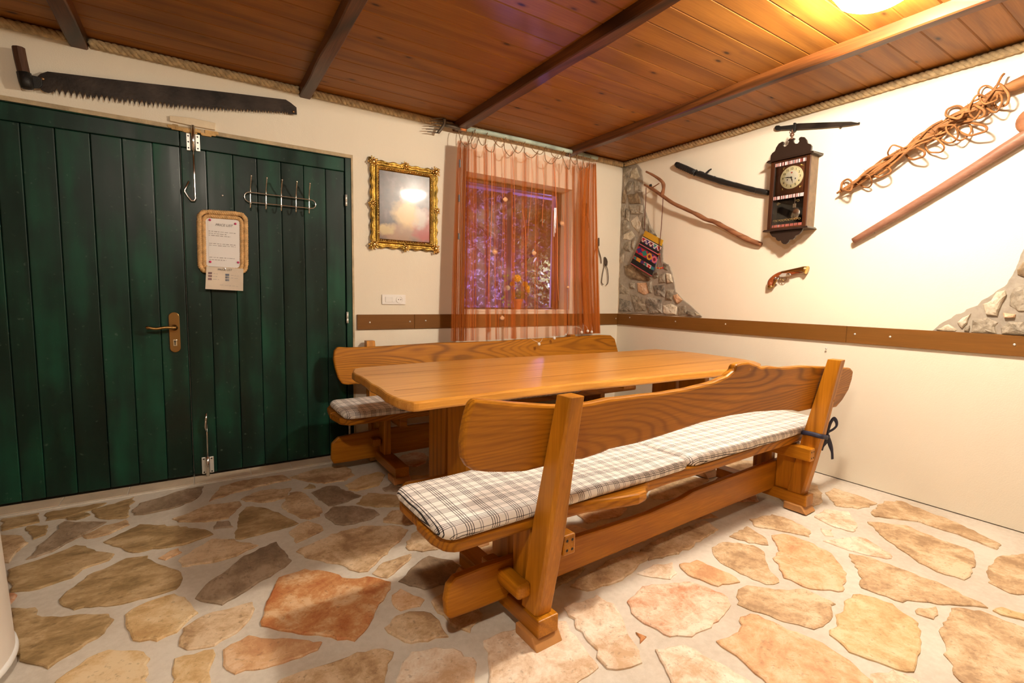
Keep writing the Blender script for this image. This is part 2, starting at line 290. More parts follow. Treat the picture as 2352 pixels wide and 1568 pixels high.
FS = '''o 5,1190 90,1177 91,1197 5,1217|o 105,1177 150,1168 245,1153 215,1168 150,1188 105,1194|o 152,1187 190,1175 208,1180 175,1192 155,1192|o 210,1170 308,1140 290,1188 240,1190 222,1186
g 303,1170 320,1155 420,1125 468,1116 460,1135 440,1150 400,1165 330,1180 308,1181|t 395,1190 480,1158 550,1150 555,1158 525,1188 470,1197 410,1197|o 62,1207 110,1204 105,1225 76,1237
g 148,1196 245,1197 165,1240 120,1265 60,1283 85,1258 115,1230|t 190,1228 240,1205 290,1192 298,1203 250,1225 200,1235|o 237,1243 320,1203 410,1206 480,1218 490,1225 420,1250 305,1267|g 490,1213 498,1196 525,1194 536,1208
o 540,1236 548,1180 565,1163 610,1165 640,1175 686,1200 640,1215 555,1237|t 553,1145 600,1125 670,1120 660,1140 610,1152 565,1150|t 480,1150 505,1117 560,1102 650,1090 670,1100 620,1110 560,1125 500,1142
t 665,1095 720,1077 790,1067 805,1075 815,1090 790,1103 745,1109 700,1103|o 697,1121 710,1110 720,1112 725,1119|g 715,1130 740,1119 770,1115 783,1122 830,1137 800,1150 765,1160 755,1160 730,1142|y 792,1114 830,1093 870,1083 885,1090 870,1113 820,1126 800,1123
t 647,1157 665,1131 680,1128 702,1133 740,1170 735,1183 710,1191 685,1185 650,1167|o 818,1155 845,1131 905,1135 925,1150 925,1163 890,1163 840,1160|g 745,1180 765,1163 820,1162 860,1170 872,1180 850,1192 790,1205 765,1198 748,1187
t 663,1220 690,1200 708,1194 740,1207 743,1215 710,1232 680,1245|t 880,1190 900,1172 930,1172 970,1190 975,1200 930,1203 880,1197|g 878,1120 905,1108 930,1125 920,1128 885,1127|t 409,1286 428,1272 485,1236 525,1236 594,1250 543,1275 489,1290 417,1299
a 363,1280 410,1257 418,1266 380,1284|o 18,1307 120,1272 175,1250 263,1270 250,1285 190,1305 165,1325 90,1350 25,1358|t 0,1228 40,1228 65,1245 50,1255 20,1290 0,1290|o 135,1375 200,1320 290,1280 340,1274 360,1292 410,1308 420,1325 405,1350 340,1370 280,1385 170,1398 145,1390
g 448,1372 465,1350 560,1275 635,1243 642,1255 670,1285 655,1300 580,1345 510,1387 460,1378|y 287,1410 340,1380 400,1362 425,1370 455,1405 420,1435 360,1470 305,1468 290,1440|o 25,1395 80,1393 95,1415 140,1415 250,1408 262,1420 240,1450 160,1500 110,1533 60,1520 25,1500
y 110,1590 130,1560 200,1510 250,1490 330,1495 345,1510 340,1568 345,1605|y 395,1545 400,1510 490,1488 495,1500 480,1540 485,1568 450,1595 395,1590|t 410,1480 420,1440 470,1410 580,1380 585,1395 570,1425 545,1450 470,1485 430,1490|a 512,1490 570,1457 650,1463 740,1472 730,1490 650,1520 540,1545 520,1535
r 600,1435 612,1380 640,1325 700,1305 745,1310 800,1327 860,1325 898,1335 897,1350 870,1385 858,1415 835,1450 815,1470 760,1460 700,1455 640,1445|t 680,1265 760,1225 830,1207 900,1205 938,1215 920,1240 880,1275 845,1310 825,1312 760,1292 700,1278|t 855,1315 880,1290 945,1270 940,1285 905,1315 890,1325
t 932,1255 945,1225 975,1210 1010,1215 1018,1235 1005,1260 970,1265 940,1262|g 915,1333 960,1290 985,1275 1040,1285 1075,1310 1080,1340 1010,1340 975,1352 940,1343|a 900,1365 920,1350 975,1375 965,1390 920,1400 902,1385|t 883,1440 910,1413 955,1403 990,1407 1010,1425 1015,1440 1030,1460 1000,1462 945,1475 905,1458
t 990,1380 1020,1358 1090,1375 1110,1410 1080,1450 1045,1438 1005,1405|t 620,1590 640,1560 690,1540 760,1520 820,1495 880,1487 905,1495 890,1535 880,1600|p 915,1590 920,1530 945,1495 1000,1485 1060,1495 1095,1520 1090,1560 1080,1605|p 1110,1470 1140,1455 1190,1440 1300,1425 1330,1470 1375,1530 1350,1550 1250,1585 1125,1605 1120,1510
p 1295,1395 1370,1365 1410,1385 1430,1420 1445,1460 1475,1520 1450,1530 1395,1533 1350,1470|k 1440,1380 1475,1345 1585,1335 1620,1345 1672,1370 1675,1395 1650,1425 1590,1460 1540,1460 1480,1430 1450,1405|p 1462,1315 1500,1295 1545,1290 1555,1315 1540,1328 1480,1320|a 1560,1295 1600,1285 1690,1325 1700,1335 1650,1345 1580,1318
t 1635,1255 1660,1243 1730,1250 1755,1265 1765,1300 1790,1335 1760,1340 1700,1315 1655,1290 1638,1270|t 1675,1230 1715,1207 1760,1235 1765,1250 1720,1245|a 1772,1228 1800,1225 1870,1248 1910,1270 1945,1315 1940,1350 1925,1357 1860,1350 1800,1325 1775,1280 1790,1265|t 1695,1352 1715,1342 1780,1352 1850,1350 1920,1385 1905,1425 1870,1443 1800,1425 1715,1395 1693,1385
t 1950,1270 1999,1279 2085,1310 2170,1343 2234,1375 2270,1394 2106,1379 2074,1381 1999,1355 1978,1347 1970,1311|k 1890,1240 1960,1231 1990,1235 2050,1275 2035,1281 1950,1262|t 1992,1197 2080,1205 2150,1235 2235,1265 2240,1300 2225,1325 2215,1330 2150,1310 2110,1290 2060,1255 2020,1225
t 2000,1175 2030,1150 2070,1150 2120,1170 2200,1200 2300,1250 2290,1260 2200,1225 2100,1195 2010,1185|t 1895,1130 1915,1120 1980,1140 2015,1155 1970,1167 1920,1160|p 1895,1168 1950,1175 1970,1205 1960,1220 1920,1210 1870,1185|t 2265,1310 2290,1278 2352,1270 2400,1300 2400,1370 2320,1360 2270,1335
y 1945,1375 1975,1363 2050,1385 2110,1430 2115,1480 2100,1540 2060,1535 1950,1495 1905,1455|a 1645,1470 1695,1450 1700,1415 1740,1410 1810,1445 1890,1475 1935,1505 2010,1568 2010,1590 1800,1600 1720,1530|t 2160,1455 2185,1395 2250,1400 2352,1440 2420,1500 2400,1640 2240,1590 2190,1545|t 2102,1400 2150,1392 2155,1410 2145,1420 2105,1407
y 2280,1400 2300,1393 2385,1418 2385,1433 2300,1410|p 1505,1490 1570,1480 1650,1520 1730,1568 1760,1610 1560,1610 1530,1540|r 1460,1450 1485,1460 1470,1475|t 1721,1191 1772,1180 1822,1195 1862,1218 1859,1231 1790,1217 1732,1206|p 1885,1212 1910,1215 1915,1230 1895,1228|a 1320,1175 1380,1158 1440,1166 1420,1185 1350,1200
t 1490,1135 1500,1110 1570,1090 1630,1100 1600,1125 1540,1145 1500,1146|t 1310,1345 1390,1290 1450,1265 1500,1270 1430,1330 1350,1355|t 1470,1262 1560,1215 1620,1195 1650,1215 1560,1270 1490,1285|p 2000,1545 2050,1535 2110,1560 2120,1605 2010,1600|t 1650,1075 1690,1055 1760,1060 1740,1085 1680,1100'''
placed = []
for ent in FS.replace('\n', '|').split('|'):
    k, *pp = ent.split()
    P = [PZ(*map(float, q.split(','))) for q in pp]; P = [Vector((min(-.012, p.x), min(-.13, p.y), 0)) for p in P]
    c = sum(P, Vector())/len(P); placed.append((c, P))
    poly_stone(P, ST[k], random.uniform(0, .003))
def inside(q, P):
    r = False; n = len(P)
    for i in range(n):
        a, b = P[i], P[(i+1) % n]
        if (a.y > q.y) != (b.y > q.y) and q.x < (b.x-a.x)*(q.y-a.y)/(b.y-a.y)+a.x: r = not r
    return r
def gap(q, P):
    if inside(q, P): return 0
    d = 9
    for i in range(len(P)):
        a, b = P[i], P[(i+1) % len(P)]; ab = b-a; t = max(0, min(1, (q-a).dot(ab)/max(1e-9, ab.dot(ab)))); d = min(d, (q-a-ab*t).length)
    return d
cnt = 0
for it in range(2600):                       # the rest of the paving, under the furniture and behind the camera
    if cnt > 185: break
    big = it < 1500; R0 = random.uniform(.11, .2) if big else random.uniform(.05, .1)
    c = Vector((random.uniform(RX+.2, -.12), random.uniform(RY+.2, -.2), 0))
    near = [(cc, P) for cc, P in placed if (cc-c).length < .75]
    lim = min([gap(c, P) for cc, P in near] or [1])
    if lim < R0*.72+.02: continue
    n = random.randint(6, 9); a0 = random.random()*6; q = random.random()*3; P = []
    for i in range(n):
        a = a0+2*math.pi*(i+random.uniform(-.25, .25))/n; rr = R0*random.uniform(.85, 1.1)*(1.25 if abs(math.cos(a-q)) > .7 else .9)
        p = c+Vector((math.cos(a), math.sin(a), 0))*rr
        for _ in range(14):
            if all(gap(p, PP) > .022 for cc, PP in near): break
            p = c.lerp(p, .9)
        P.append(Vector((max(RX+.01, min(-.012, p.x)), max(RY+.01, min(-.13, p.y)), 0)))
    placed.append((c, P)); cnt += 1
    poly_stone(P, ST[random.choice('ttoogykp' if c.x < -1.8 else 'ttppaky')], random.uniform(0, .003))
# threshold strip of worn tiles along the doors
thr = struct(build(MB().box((-4.7, -.125, -.006), (-2.55, .02, .001)), 'trim_3', MORTAR))
TH = plain('threshold_tile', (.62,.50,.36), .7, bump=.4, bscale=60, var=.12)
xs = [-4.7, -4.36, -4.06, -3.78, -3.475, -3.18, -2.95, -2.72, -2.555]
for a, b in zip(xs, xs[1:]): build(MB().box((a+.003, -.115, 0), (b-.003, .012, .004)), 'tile', TH, thr, bevel=.001)
# ---- walls (window opening left free, door opening closed off behind the leaves)
WX0, WX1, WZ0, WZ1 = -1.667, -.605, 1.012, 2.07; DX0, DX1, DZ = -4.62, -2.528, 2.022
wb = MB()
for a, b in (((RX, 0, 0), (DX0, .3, H)), ((DX0, 0, DZ), (DX1, .3, H)), ((DX1, 0, 0), (WX0, .3, H)), ((WX0, 0, 0), (WX1, .3, WZ0)), ((WX0, 0, WZ1), (WX1, .3, H)), ((WX1, 0, 0), (0, .3, H)), ((DX0, .12, 0), (DX1, .3, DZ))): wb.box(a, b)  # last box: unseen, added behind the doors to block the violet light
wall_back = struct(build(wb, 'wall_back', PLASTER))
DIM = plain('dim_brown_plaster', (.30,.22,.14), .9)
wall_right = struct(build(MB().box((0, RY, 0), (.25, .3, H)), 'wall_right', PLASTER))
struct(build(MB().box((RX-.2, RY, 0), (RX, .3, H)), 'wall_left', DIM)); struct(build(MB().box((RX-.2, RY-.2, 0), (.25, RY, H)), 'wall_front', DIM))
# ---- ceiling of tongued pine boards on dark beams
ceiling = struct(build(MB().box((RX-.2, RY-.2, H+.012), (.25, .3, H+.08)), 'ceiling', plain('ceiling_gap', (.05,.02,.008), .8)))
y = 0.0; k = 0
while y > RY:
    w = .134+.004*math.sin(k*2.1); y0, y1 = y-w, y-.0008; b = .0085
    mb = MB(); pr = [(y1, H+.011), (y1, H), (y0+b, H), (y0+.0006, H+.007), (y0+.0006, H+.011)]
    mb.slab([(RX, p, z) for p, z in pr], (-RX, 0, 0)); build(mb, 'plank', W_PINE, ceiling); y -= w; k += 1
BEAMS = [(-3.925, -3.845), (-2.845, -2.770), (-1.784, -1.702), (-.708, -.636)]; BZ = 2.343
for bi, (a, b) in enumerate(BEAMS+[(-5.0, -4.92)]):
    mb = MB(); n = 46; vs = []; fs = []
    for i in range(n+1):
        yy = RY*i/n; w1 = noise.noise(Vector((bi*7, yy*2.6, 0)))*.010; w2 = noise.noise(Vector((bi*7+3, yy*2.2, 5)))*.012; w3 = noise.noise(Vector((bi*3, yy*2, 9)))*.005
        vs += [(a, yy, H+.002), (a+w1+.004, yy, BZ+w3+.006), (a+w1+.010, yy, BZ+w3), (b+w2-.010, yy, BZ+w3), (b+w2-.004, yy, BZ+w3+.006), (b, yy, H+.002)]
    for i in range(n):
        for j in range(5): fs.append((i*6+j, i*6+j+1, i*6+7+j, i*6+6+j))
    fs += [tuple(range(6)), tuple(range(n*6, n*6+6))]; mb.add(vs, fs); build(mb, 'beam', W_BEAM, ceiling, smooth=False)
# ---- rope cornice: three twisted strands
def rope(path_a, path_b, label, r=.0125, pitch=.085, mat=ROPE, group='rope runs along the ceiling edge', seg=10, name='rope_cornice'):
    a, b = Vector(path_a), Vector(path_b); L = (b-a).length; t = (b-a).normalized(); e = t.orthogonal().normalized(); g = t.cross(e); n = max(8, int(L/pitch*seg)); mb = MB()
    for s in range(3):
        P = []
        for i in range(n+1):
            q = 2*math.pi*(i/seg+s/3); sag = Vector((0, 0, noise.noise(a+t*(L*i/n)*3)*.004)); P.append(a+t*(L*i/n)+(e*math.cos(q)+g*math.sin(q))*r*.95+sag)
        mb.tube(P, r, 6)
    return tag(build(mb, name, mat, smooth=True), label, 'rope', group)
segs = [(-5.7, -5.005), (-4.915, -3.93), (-3.84, -2.85), (-2.765, -1.79), (-1.697, -.713), (-.63, -.03)]
labs = ['twisted rope along the ceiling edge outside the left of the frame', 'twisted rope along the ceiling edge above the saw handle, left of the first beam', 'twisted rope along the ceiling edge above the saw blade, between first and second beam',
        'twisted rope along the ceiling edge above the gilt picture, between second and third beam', 'twisted rope along the ceiling edge just behind the mint curtain pole', 'short twisted rope along the ceiling edge from the pole end to the room corner']
for (a, b), l in list(zip(segs, labs))[1:]: rope((a, -.024, H-.027), (b, -.024, H-.027), l)
rope((-.024, -.05, H-.027), (-.024, -4.2, H-.027), 'long shaded twisted rope along the ceiling edge of the clock wall')
# ---- brown chair rail, screwed boards
def rail(name, pieces, mat, screws, lab=None):
    o = None
    for i, (a, b) in enumerate(pieces):
        q = build(MB().box(a, b), name if o is None else 'board', mat, o, bevel=.0015)
        if o is None: o = struct(q)
    for c, ax in screws:
        build(MB().lathe(c, [(.0001, .003), (.005, .0025), (.0065, 0)], ax, 10), 'screw', ZINC, o, smooth=True)
    return o
RZ0, RZ1 = .874, .978
rail('trim_1', [((-2.50, -.014, RZ0), (-2.085, 0, RZ1)), ((-2.083, -.014, RZ0), (-.014, 0, RZ1))], W_RAIL, [((PA(x, y).x, -.015, PA(x, y).z), (0, -1, 0)) for x, y in ((848, 740), (940, 738), (976, 736), (1412, 731))])
rail('trim_2', [((-.014, -1.995, RZ0), (0, 0, RZ1)), ((-.014, -4.8, RZ0), (0, -1.997, RZ1))], W_RAILY, [((-.015, PB(x, y).y, PB(x, y).z), (-1, 0, 0)) for x, y in ((1449, 729), (1554, 738), (1669, 744), (1966, 767), (2047, 773), (2332, 791), (1900, 800))])
# ================================================================= bared stone patches in the clock wall
def patch(outline, stones, f, name, lab):
    base = MB(); out = []
    n = len(outline)
    for i in range(n):
        a, b = outline[i], outline[(i+1) % n]; L = math.hypot(b[0]-a[0], b[1]-a[1]); k = max(1, int(L/7))
        for j in range(k):
            t = j/k; x, y = a[0]+(b[0]-a[0])*t, a[1]+(b[1]-a[1])*t; q = PB(x, y); w = noise.noise(q*30)*.008
            out.append(Vector((0, min(-.002, q.y+w), max(RZ1, min(H, q.z+w)) if y < 9999 else q.z)))
    base.slab([(-.009, p.y, p.z) for p in out], (.02, 0, 0)); o = struct(build(base, name, WMORTAR, bevel=.004))
    for k, pts in stones:
        P = [PB(*f(*p), .009) for p in pts]; P = [Vector((0, min(-.006, p.y), max(RZ1+.002, p.z))) for p in P]; Q = []
        m = len(P)
        for i in range(m):
            a, b = P[i], P[(i+1) % m]; kk = max(1, int((b-a).length/.018))
            for j in range(kk): q = a.lerp(b, j/kk); Q.append(q+Vector((0, noise.noise(q*50), noise.noise(q*50+Vector((9,0,0)))))*.005)
        c = sum(Q, Vector())/len(Q); m = len(Q); pr = random.uniform(.012, .024); mb = MB(); vs = []; fs = []
        rings = ((1, .006), (.93, pr*.75), (.7, pr), (.35, pr*1.1))
        for s, h in rings:
            for q in Q: w = c.lerp(q, s); vs.append((-.003-h-noise.noise(w*45)*.006*(1 if s < 1 else 0), w.y, w.z))
        for r_ in range(len(rings)-1):
            for i in range(m): fs.append((r_*m+i, r_*m+(i+1) % m, (r_+1)*m+(i+1) % m, (r_+1)*m+i))
        vs.append((-.003-pr*1.1, c.y, c.z)); t0 = (len(rings)-1)*m
        for i in range(m): fs.append((t0+i, t0+(i+1) % m, len(vs)-1))
        mb.add(vs, fs); build(mb, 'stone', WST[k], o)
    return o
o1 = [(1430,374),(1465,378),(1474,390),(1478,410),(1475,440),(1482,480),(1490,505),(1500,535),(1512,548),(1524,562),(1524,600),(1540,612),(1548,640),(1552,668),(1570,688),(1592,706),(1614,728),(1500,722),(1422,718)]
s1 = '''g 45,90 130,100 110,200 60,290 50,180|p 125,130 175,100 205,190 170,215 115,200|g 80,290 115,230 150,240 120,320 90,350|b 90,360 190,340 220,440 110,450|g 35,480 75,450 70,580 35,560|g 110,460 235,460 235,540 130,545|g 80,490 115,510 105,610 80,600
p 120,610 185,555 215,640 195,720 140,660|g 40,600 90,590 110,690 50,740|p 50,740 130,700 160,750 110,790 50,780|g 70,810 130,790 120,900 60,880|g 30,860 60,900 50,1000 20,1000|g 140,780 180,760 150,880 130,860|b 60,1030 130,1020 220,1100 310,1160 290,1180 130,1160 70,1110
o 175,1195 295,1190 290,1290 250,1310 190,1280|g 110,1190 155,1200 160,1250 120,1240|d 330,1220 440,1215 440,1330 350,1310|d 270,1330 410,1350 420,1480 300,1490 260,1400|g 120,1300 260,1340 270,1460 160,1470 125,1370|d 10,1340 120,1370 130,1465 10,1465|g 10,1180 60,1230 110,1260 100,1300 15,1300
p 460,1100 500,1110 520,1190 470,1200|g 390,1120 450,1100 450,1190 385,1200|g 470,1260 530,1260 510,1360 455,1350|o 525,1310 560,1300 610,1360 570,1395 530,1350|p 430,1410 500,1390 560,1420 550,1495 430,1488|g 565,1420 640,1410 655,1490 570,1500|g 660,1450 720,1470 710,1505 660,1500|p 725,1470 790,1505 740,1512
g 430,1010 480,1020 470,1080 430,1060|g 340,1110 380,1090 380,1140 350,1150|g 290,640 330,700 370,750 330,770 285,700|g 150,230 200,225 215,320 160,330|b 60,300 80,360 75,440 40,440|g 150,880 215,800 240,900 190,980 150,960|g 240,560 280,570 285,640 250,690 230,640|g 270,1190 320,1180 320,1290 300,1290'''
o2 = [(2142,760),(2160,745),(2190,725),(2215,715),(2245,700),(2262,685),(2300,662),(2320,645),(2328,630),(2335,610),(2345,585),(2352,572),(2400,530),(2470,500),(2560,640),(2560,790),(2352,773)]
s2 = '''p 175,1100 330,1030 440,1100 420,1130 240,1130|p 440,1010 510,950 620,900 570,1020 500,1090|g 620,1140 640,980 820,950 970,1010 930,1060 945,1165|p 770,780 880,720 940,620 1060,590 1075,650 950,930 810,910|g 1110,670 1180,570 1299,530 1400,600 1400,860 1220,870 1120,790|o 1030,880 1200,910 1190,950 1050,950
g 1000,1080 1100,1000 1299,1000 1400,1180 1010,1170|b 1210,330 1290,230 1400,200 1400,450 1220,410|g 1450,300 1700,250 1750,600 1480,640|p 1450,700 1800,680 1850,1000 1500,980|g 1460,1020 1900,1050 1900,1200 1450,1180|g 550,1060 600,1040 600,1130 530,1125'''
def prs(s): return [(e.split()[0], [tuple(map(float, q.split(','))) for q in e.split()[1:]]) for e in s.replace('\n', '|').split('|')]
patch(o1, prs(s1), lambda x, y: (1420+x/4.127, 360+y/4.127), 'trim_4', '')
patch(o2, prs(s2), lambda x, y: (2120+x/5.6, 560+y/5.6), 'trim_5', '')
# ================================================================= green double door
def leaf(name, xs, x0, x1, rail_top):
    o = struct(build(MB().box((x0, .03, .022), (x1, .05, DZ-.012)), name, GREEN))
    for a, b in zip(xs, xs[1:]): build(MB().box((a+.001, .004, .016), (b-.001, .03, rail_top)), 'plank', GREEN, o, bevel=.0045)
    build(MB().box((xs[0], .000, rail_top+.001), (xs[-1], .03, DZ-.006)), 'top_rail', GREEN, o, bevel=.004); return o
dl = leaf('door_1', [-4.60, -4.465, -4.345, -4.221, -4.129, -4.002, -3.865, -3.735, -3.603, -3.478], -4.60, -3.478, 1.93)
dr = leaf('door_2', [-3.474, -3.353, -3.219, -3.091, -2.958, -2.826, -2.692, -2.572], -3.474, -2.572, 1.93)
fr = MB().box((-2.566, .0, .0), (DX1, .045, DZ)).box((DX0, .0, DZ-.005), (DX1, .045, DZ+.0)); struct(build(fr, 'trim_6', GREEN, bevel=.002))
lin = MB().box((-4.62, -.006, DZ), (DX1+.012, .0, DZ+.022)).box((DX1, -.006, .0), (DX1+.012, .0, DZ)); struct(build(lin, 'trim_7', plain('worn_plaster_edge', (.46,.36,.22), .85, bump=.8, bscale=70, var=.3)))
def hinge(p0, p1, par):
    a = PA(*p0, .008); b = PA(*p1, .008); x = (a.x+b.x)/2
    build(MB().lathe((x, -.008, min(a.z, b.z)), [(.0075, 0), (.0075, .03), (.006, .031), (.006, .033), (.0075, .034), (.0075, abs(a.z-b.z))], (0, 0, 1), 12), 'hinge', ZINC, par, smooth=True)
for a, b in (((795, 447), (795, 473)), ((798, 716), (798, 742)), ((803, 975), (803, 998))): hinge(a, b, dr)
# brass lever handle
c = PA(401, 762, .003); hx = c.x; top = PA(399, 717, .005).z; bot = PA(402, 809, .005).z
hp = MB(); out = []
for i in range(17): q = math.pi*i/16; out.append((hx+.026*math.cos(q), -.002, top-.026+.026*math.sin(q)))
for i in range(17): q = math.pi+math.pi*i/16; out.append((hx+.026*math.cos(q), -.002, bot+.026+.026*math.sin(q)))
hp.slab(out, (0, .007, 0)); hb = build(hp, 'handle_plate', BRASS, dl, smooth=False, bevel=.002)
lz = PA(398, 752).z
build(MB().lathe((hx, -.002, lz), [(.017, 0), (.017, .008), (.011, .012), (.010, .04)], (0, -1, 0), 18), 'handle_neck', BRASS, hb, smooth=True)
lev = smoothline([(hx, -.045, lz), (hx-.02, -.050, lz+.004), (hx-.05, -.052, lz+.003), (hx-.085, -.052, lz-.002), (hx-.115, -.050, lz+.004), (hx-.122, -.046, lz+.003)], 4)
build(MB().tube(lev, [.011]*4+[.0085]*(len(lev)-8)+[.010]*4, 10), 'lever', BRASS, hb, smooth=True)
kz = PA(402, 786).z
build(MB().box((hx-.010, -.006, kz-.022), (hx+.010, -.001, kz+.018)), 'key_escutcheon', plain('bright_lock', (.8,.72,.55), .25, 1), hb, bevel=.003)
build(MB().lathe((hx, -.0065, kz+.006), [(.0045, 0), (.0045, .003)], (0, -1, 0), 12).box((hx-.002, -.0095, kz-.015), (hx+.002, -.006, kz+.006)), 'keyhole', IRON, hb)
# surface bolts: top (with bent pull) and bottom
def plate(p0, p1, par, holes):
    a = PA(*p0, .004); b = PA(*p1, .004); o = build(MB().box((a.x, -.005, b.z), (b.x, .004, a.z)), 'bolt_plate', ZINC, par, bevel=.002)
    for t in holes: build(MB().lathe(((a.x+b.x)/2, -.0052, b.z+(a.z-b.z)*t), [(.0042, 0), (.0042, .0015)], (0, -1, 0), 10), 'screw_hole', IRON, o)
plate((427, 305), (438, 346), dr, (.15, .5, .85)); plate((448, 308), (460, 348), dr, (.15, .5, .85))
D = .014
tb = [PA(443, 288, D), PA(443, 320, D), PA(444, 346, D), PA(446, 400, D), PA(448, 452, D)]
tb2 = [PA(449, 455, D), PA(446, 461, D), PA(440, 461, D), PA(432, 452, D), PA(424, 440, D), PA(424, 436, D), PA(434, 416, D)]
rod = build(MB().tube(tb[:3], .0095, 10).tube(tb[2:]+tb2, .0052, 8), 'top_bolt', CHROME, dr, smooth=True)
plate((463, 1051), (474, 1087), dr, (.1, .9)); plate((481, 1049), (492, 1084), dr, (.1, .9))
build(MB().tube([PA(478, 1098, D), PA(477, 1070, D), PA(477, 1048, D)], .0095, 10).tube([PA(477, 1048, D), PA(476, 1000, D), PA(474, 975, D)], .005, 8).tube([PA(474, 992, .02), PA(472, 980, .03), PA(473, 962, .03), PA(474, 948, .022)], [.005, .007, .007, .004], 8), 'bottom_bolt', CHROME, dr, smooth=True)
build(MB().lathe(PA(511, 449, .002), [(.006, 0), (.005, .004), (.0001, .006)], (0, -1, 0), 10), 'nail_head', ZINC, dr, smooth=True)
ps = MB().slab([PA(389, 267), PA(440, 272), PA(495, 284), PA(494, 300), PA(440, 290), PA(390, 279)], (0, -.016, 0)); struct(build(ps, 'trim_8', plain('painted_wood_strip', (.74,.62,.43), .7, bump=.6, bscale=50, var=.12), bevel=.003))
dm = MB()
for i in range(26):
    x = random.uniform(395, 492); q = PA(x, 283+(x-395)*.19+random.uniform(2, 14), 0); s = random.uniform(.006, .016)
    dm.box((q.x-s*2, -.004-s*.5, q.z-s*.5), (q.x+s*2, .002, q.z+s*.5))
ob = build(dm, 'broken_plaster', plain('broken_ochre_plaster', (.50,.32,.13), .9, bump=1, bscale=60, var=.4), wall_back, bevel=.003); ob['kind'] = 'stuff'
# ================================================================= window
FR = plain('dark_window_frame', (.012,.009,.008), .5); yd = .150
w1 = MB()
fx0, fx1, fz0, fz1 = WX0, WX1-.004, WZ0+.002, WZ1-.004; t = .028
w1.box((fx0, yd, fz0), (fx0+t, yd+.05, fz1)).box((fx1-t, yd, fz0), (fx1, yd+.05, fz1)).box((fx0+t, yd, fz1-t), (fx1-t, yd+.05, fz1)).box((fx0+t, yd, fz0), (fx1-t, yd+.05, fz0+.012))
win = struct(build(w1, 'window_1', FR, bevel=.003))
def glassmat():
    m = bpy.data.materials.new('window_glass'); m.use_nodes = True; nt = m.node_tree; nt.nodes.clear()
    o = N(nt, 'ShaderNodeOutputMaterial'); g = N(nt, 'ShaderNodeBsdfGlossy'); g.inputs['Roughness'].default_value = .02; tr = N(nt, 'ShaderNodeBsdfTransparent')
    f = N(nt, 'ShaderNodeFresnel'); f.inputs[0].default_value = 1.5; mx = N(nt, 'ShaderNodeMixShader')
    nt.links.new(f.outputs[0], mx.inputs[0]); nt.links.new(tr.outputs[0], mx.inputs[1]); nt.links.new(g.outputs[0], mx.inputs[2]); nt.links.new(mx.outputs[0], o.inputs[0]); return m
GLASS = glassmat()
build(MB().box((fx0+t, yd+.022, fz0+.012), (fx1-t, yd+.026, fz1-t)), 'pane', GLASS, win)
a = PA(1272, 455, -.14)
build(MB().box((a.x, .128, 1.03), (a.x+.020, .149, 1.90)), 'sash_stile', FR, win, bevel=.003)
build(MB().box((a.x-.004, .118, 1.66), (a.x+.003, .128, 1.92)).box((a.x+.010, .118, 1.70), (a.x+.020, .128, 1.92)), 'catch', CHROME, win, bevel=.002)
struct(build(MB().box((WX0, -.004, WZ0-.014), (WX1, .149, WZ0+.003)), 'trim_9', SILL, bevel=.003))
# ================================================================= the garden at night
GW = mortar_mat('garden_wall', (.05,.05,.06), (.28,.26,.28))
def gstone():
    m, nt, b = newmat('rough_garden_rock'); v = coords(nt); n1 = noise_(nt, v, 16, 8, .5, .75); n2 = noise_(nt, v, 40, 6, 0, .7)
    nt.links.new(ramp(nt, n1, [(.44, (.02,.015,.02)), (.54, (.14,.12,.14)), (.60, (.9,.9,.95))]), b.inputs['Base Color']); b.inputs['Roughness'].default_value = .5  # sparkling highlights and dark gaps of the lit rocks put into the colour
    bump_(nt, b, math_(nt, 'ADD', n1, n2), 1, .05); return m
gs = gstone()
gm = MB(); n = 60; mrows = 34; vs = []; fs = []
for j in range(mrows+1):
    for i in range(n+1):
        p = Vector((-3+8*i/n, 0, -.3+3.0*j/mrows)); vs.append((p.x, 2.3+noise.noise(p*2.2)*.16+noise.noise(p*7)*.07, p.z))
for j in range(mrows):
    for i in range(n): fs.append((j*(n+1)+i, j*(n+1)+i+1, (j+1)*(n+1)+i+1, (j+1)*(n+1)+i))
gm.add(vs, fs); struct(build(gm, 'wall_garden', gs))
struct(build(MB().box((-3, .3, -.35), (5, 2.6, -.3)), 'floor_terrace', GW))
struct(build(MB().box((-3, .3, 2.62), (5, 1.9, 2.68)), 'ceiling_terrace', plain('terrace_roof', (.16,.085,.06), .7)))
tag(build(MB().box((-3, 1.5, 2.34), (5, 1.6, 2.46)), 'terrace_beam', plain('pale_terrace_beam', (.17,.14,.16), .6), bevel=.005), 'pale terrace roof beam seen through the upper window pane', 'beam')
tag(build(MB().hexa([(-.9,.4,2.44),(-.8,.4,2.44),(1.6,1.9,2.44),(1.5,1.9,2.44),(-.9,.4,2.54),(-.8,.4,2.54),(1.6,1.9,2.54),(1.5,1.9,2.54)]), 'terrace_rafter', plain('pale_terrace_rafter', (.17,.14,.16), .6)), 'slanting pale rafter under the terrace roof outside the window', 'beam')
p = onplane(1172, 600, (0, 1.5, 0), (0, 1, 0))
tag(build(MB().box((p.x-.022, 1.5, -.3), (p.x+.022, 1.56, 2.34)), 'terrace_post', plain('dark_post', (.05,.02,.012), .6), bevel=.006), 'dark wooden terrace post standing in the garden outside the window', 'post')
LEAF = plain('night_leaf', (.07,.10,.012), .5, var=.5, bscale=20); LEAF2 = plain('pot_leaf', (.12,.20,.05), .45, var=.4)
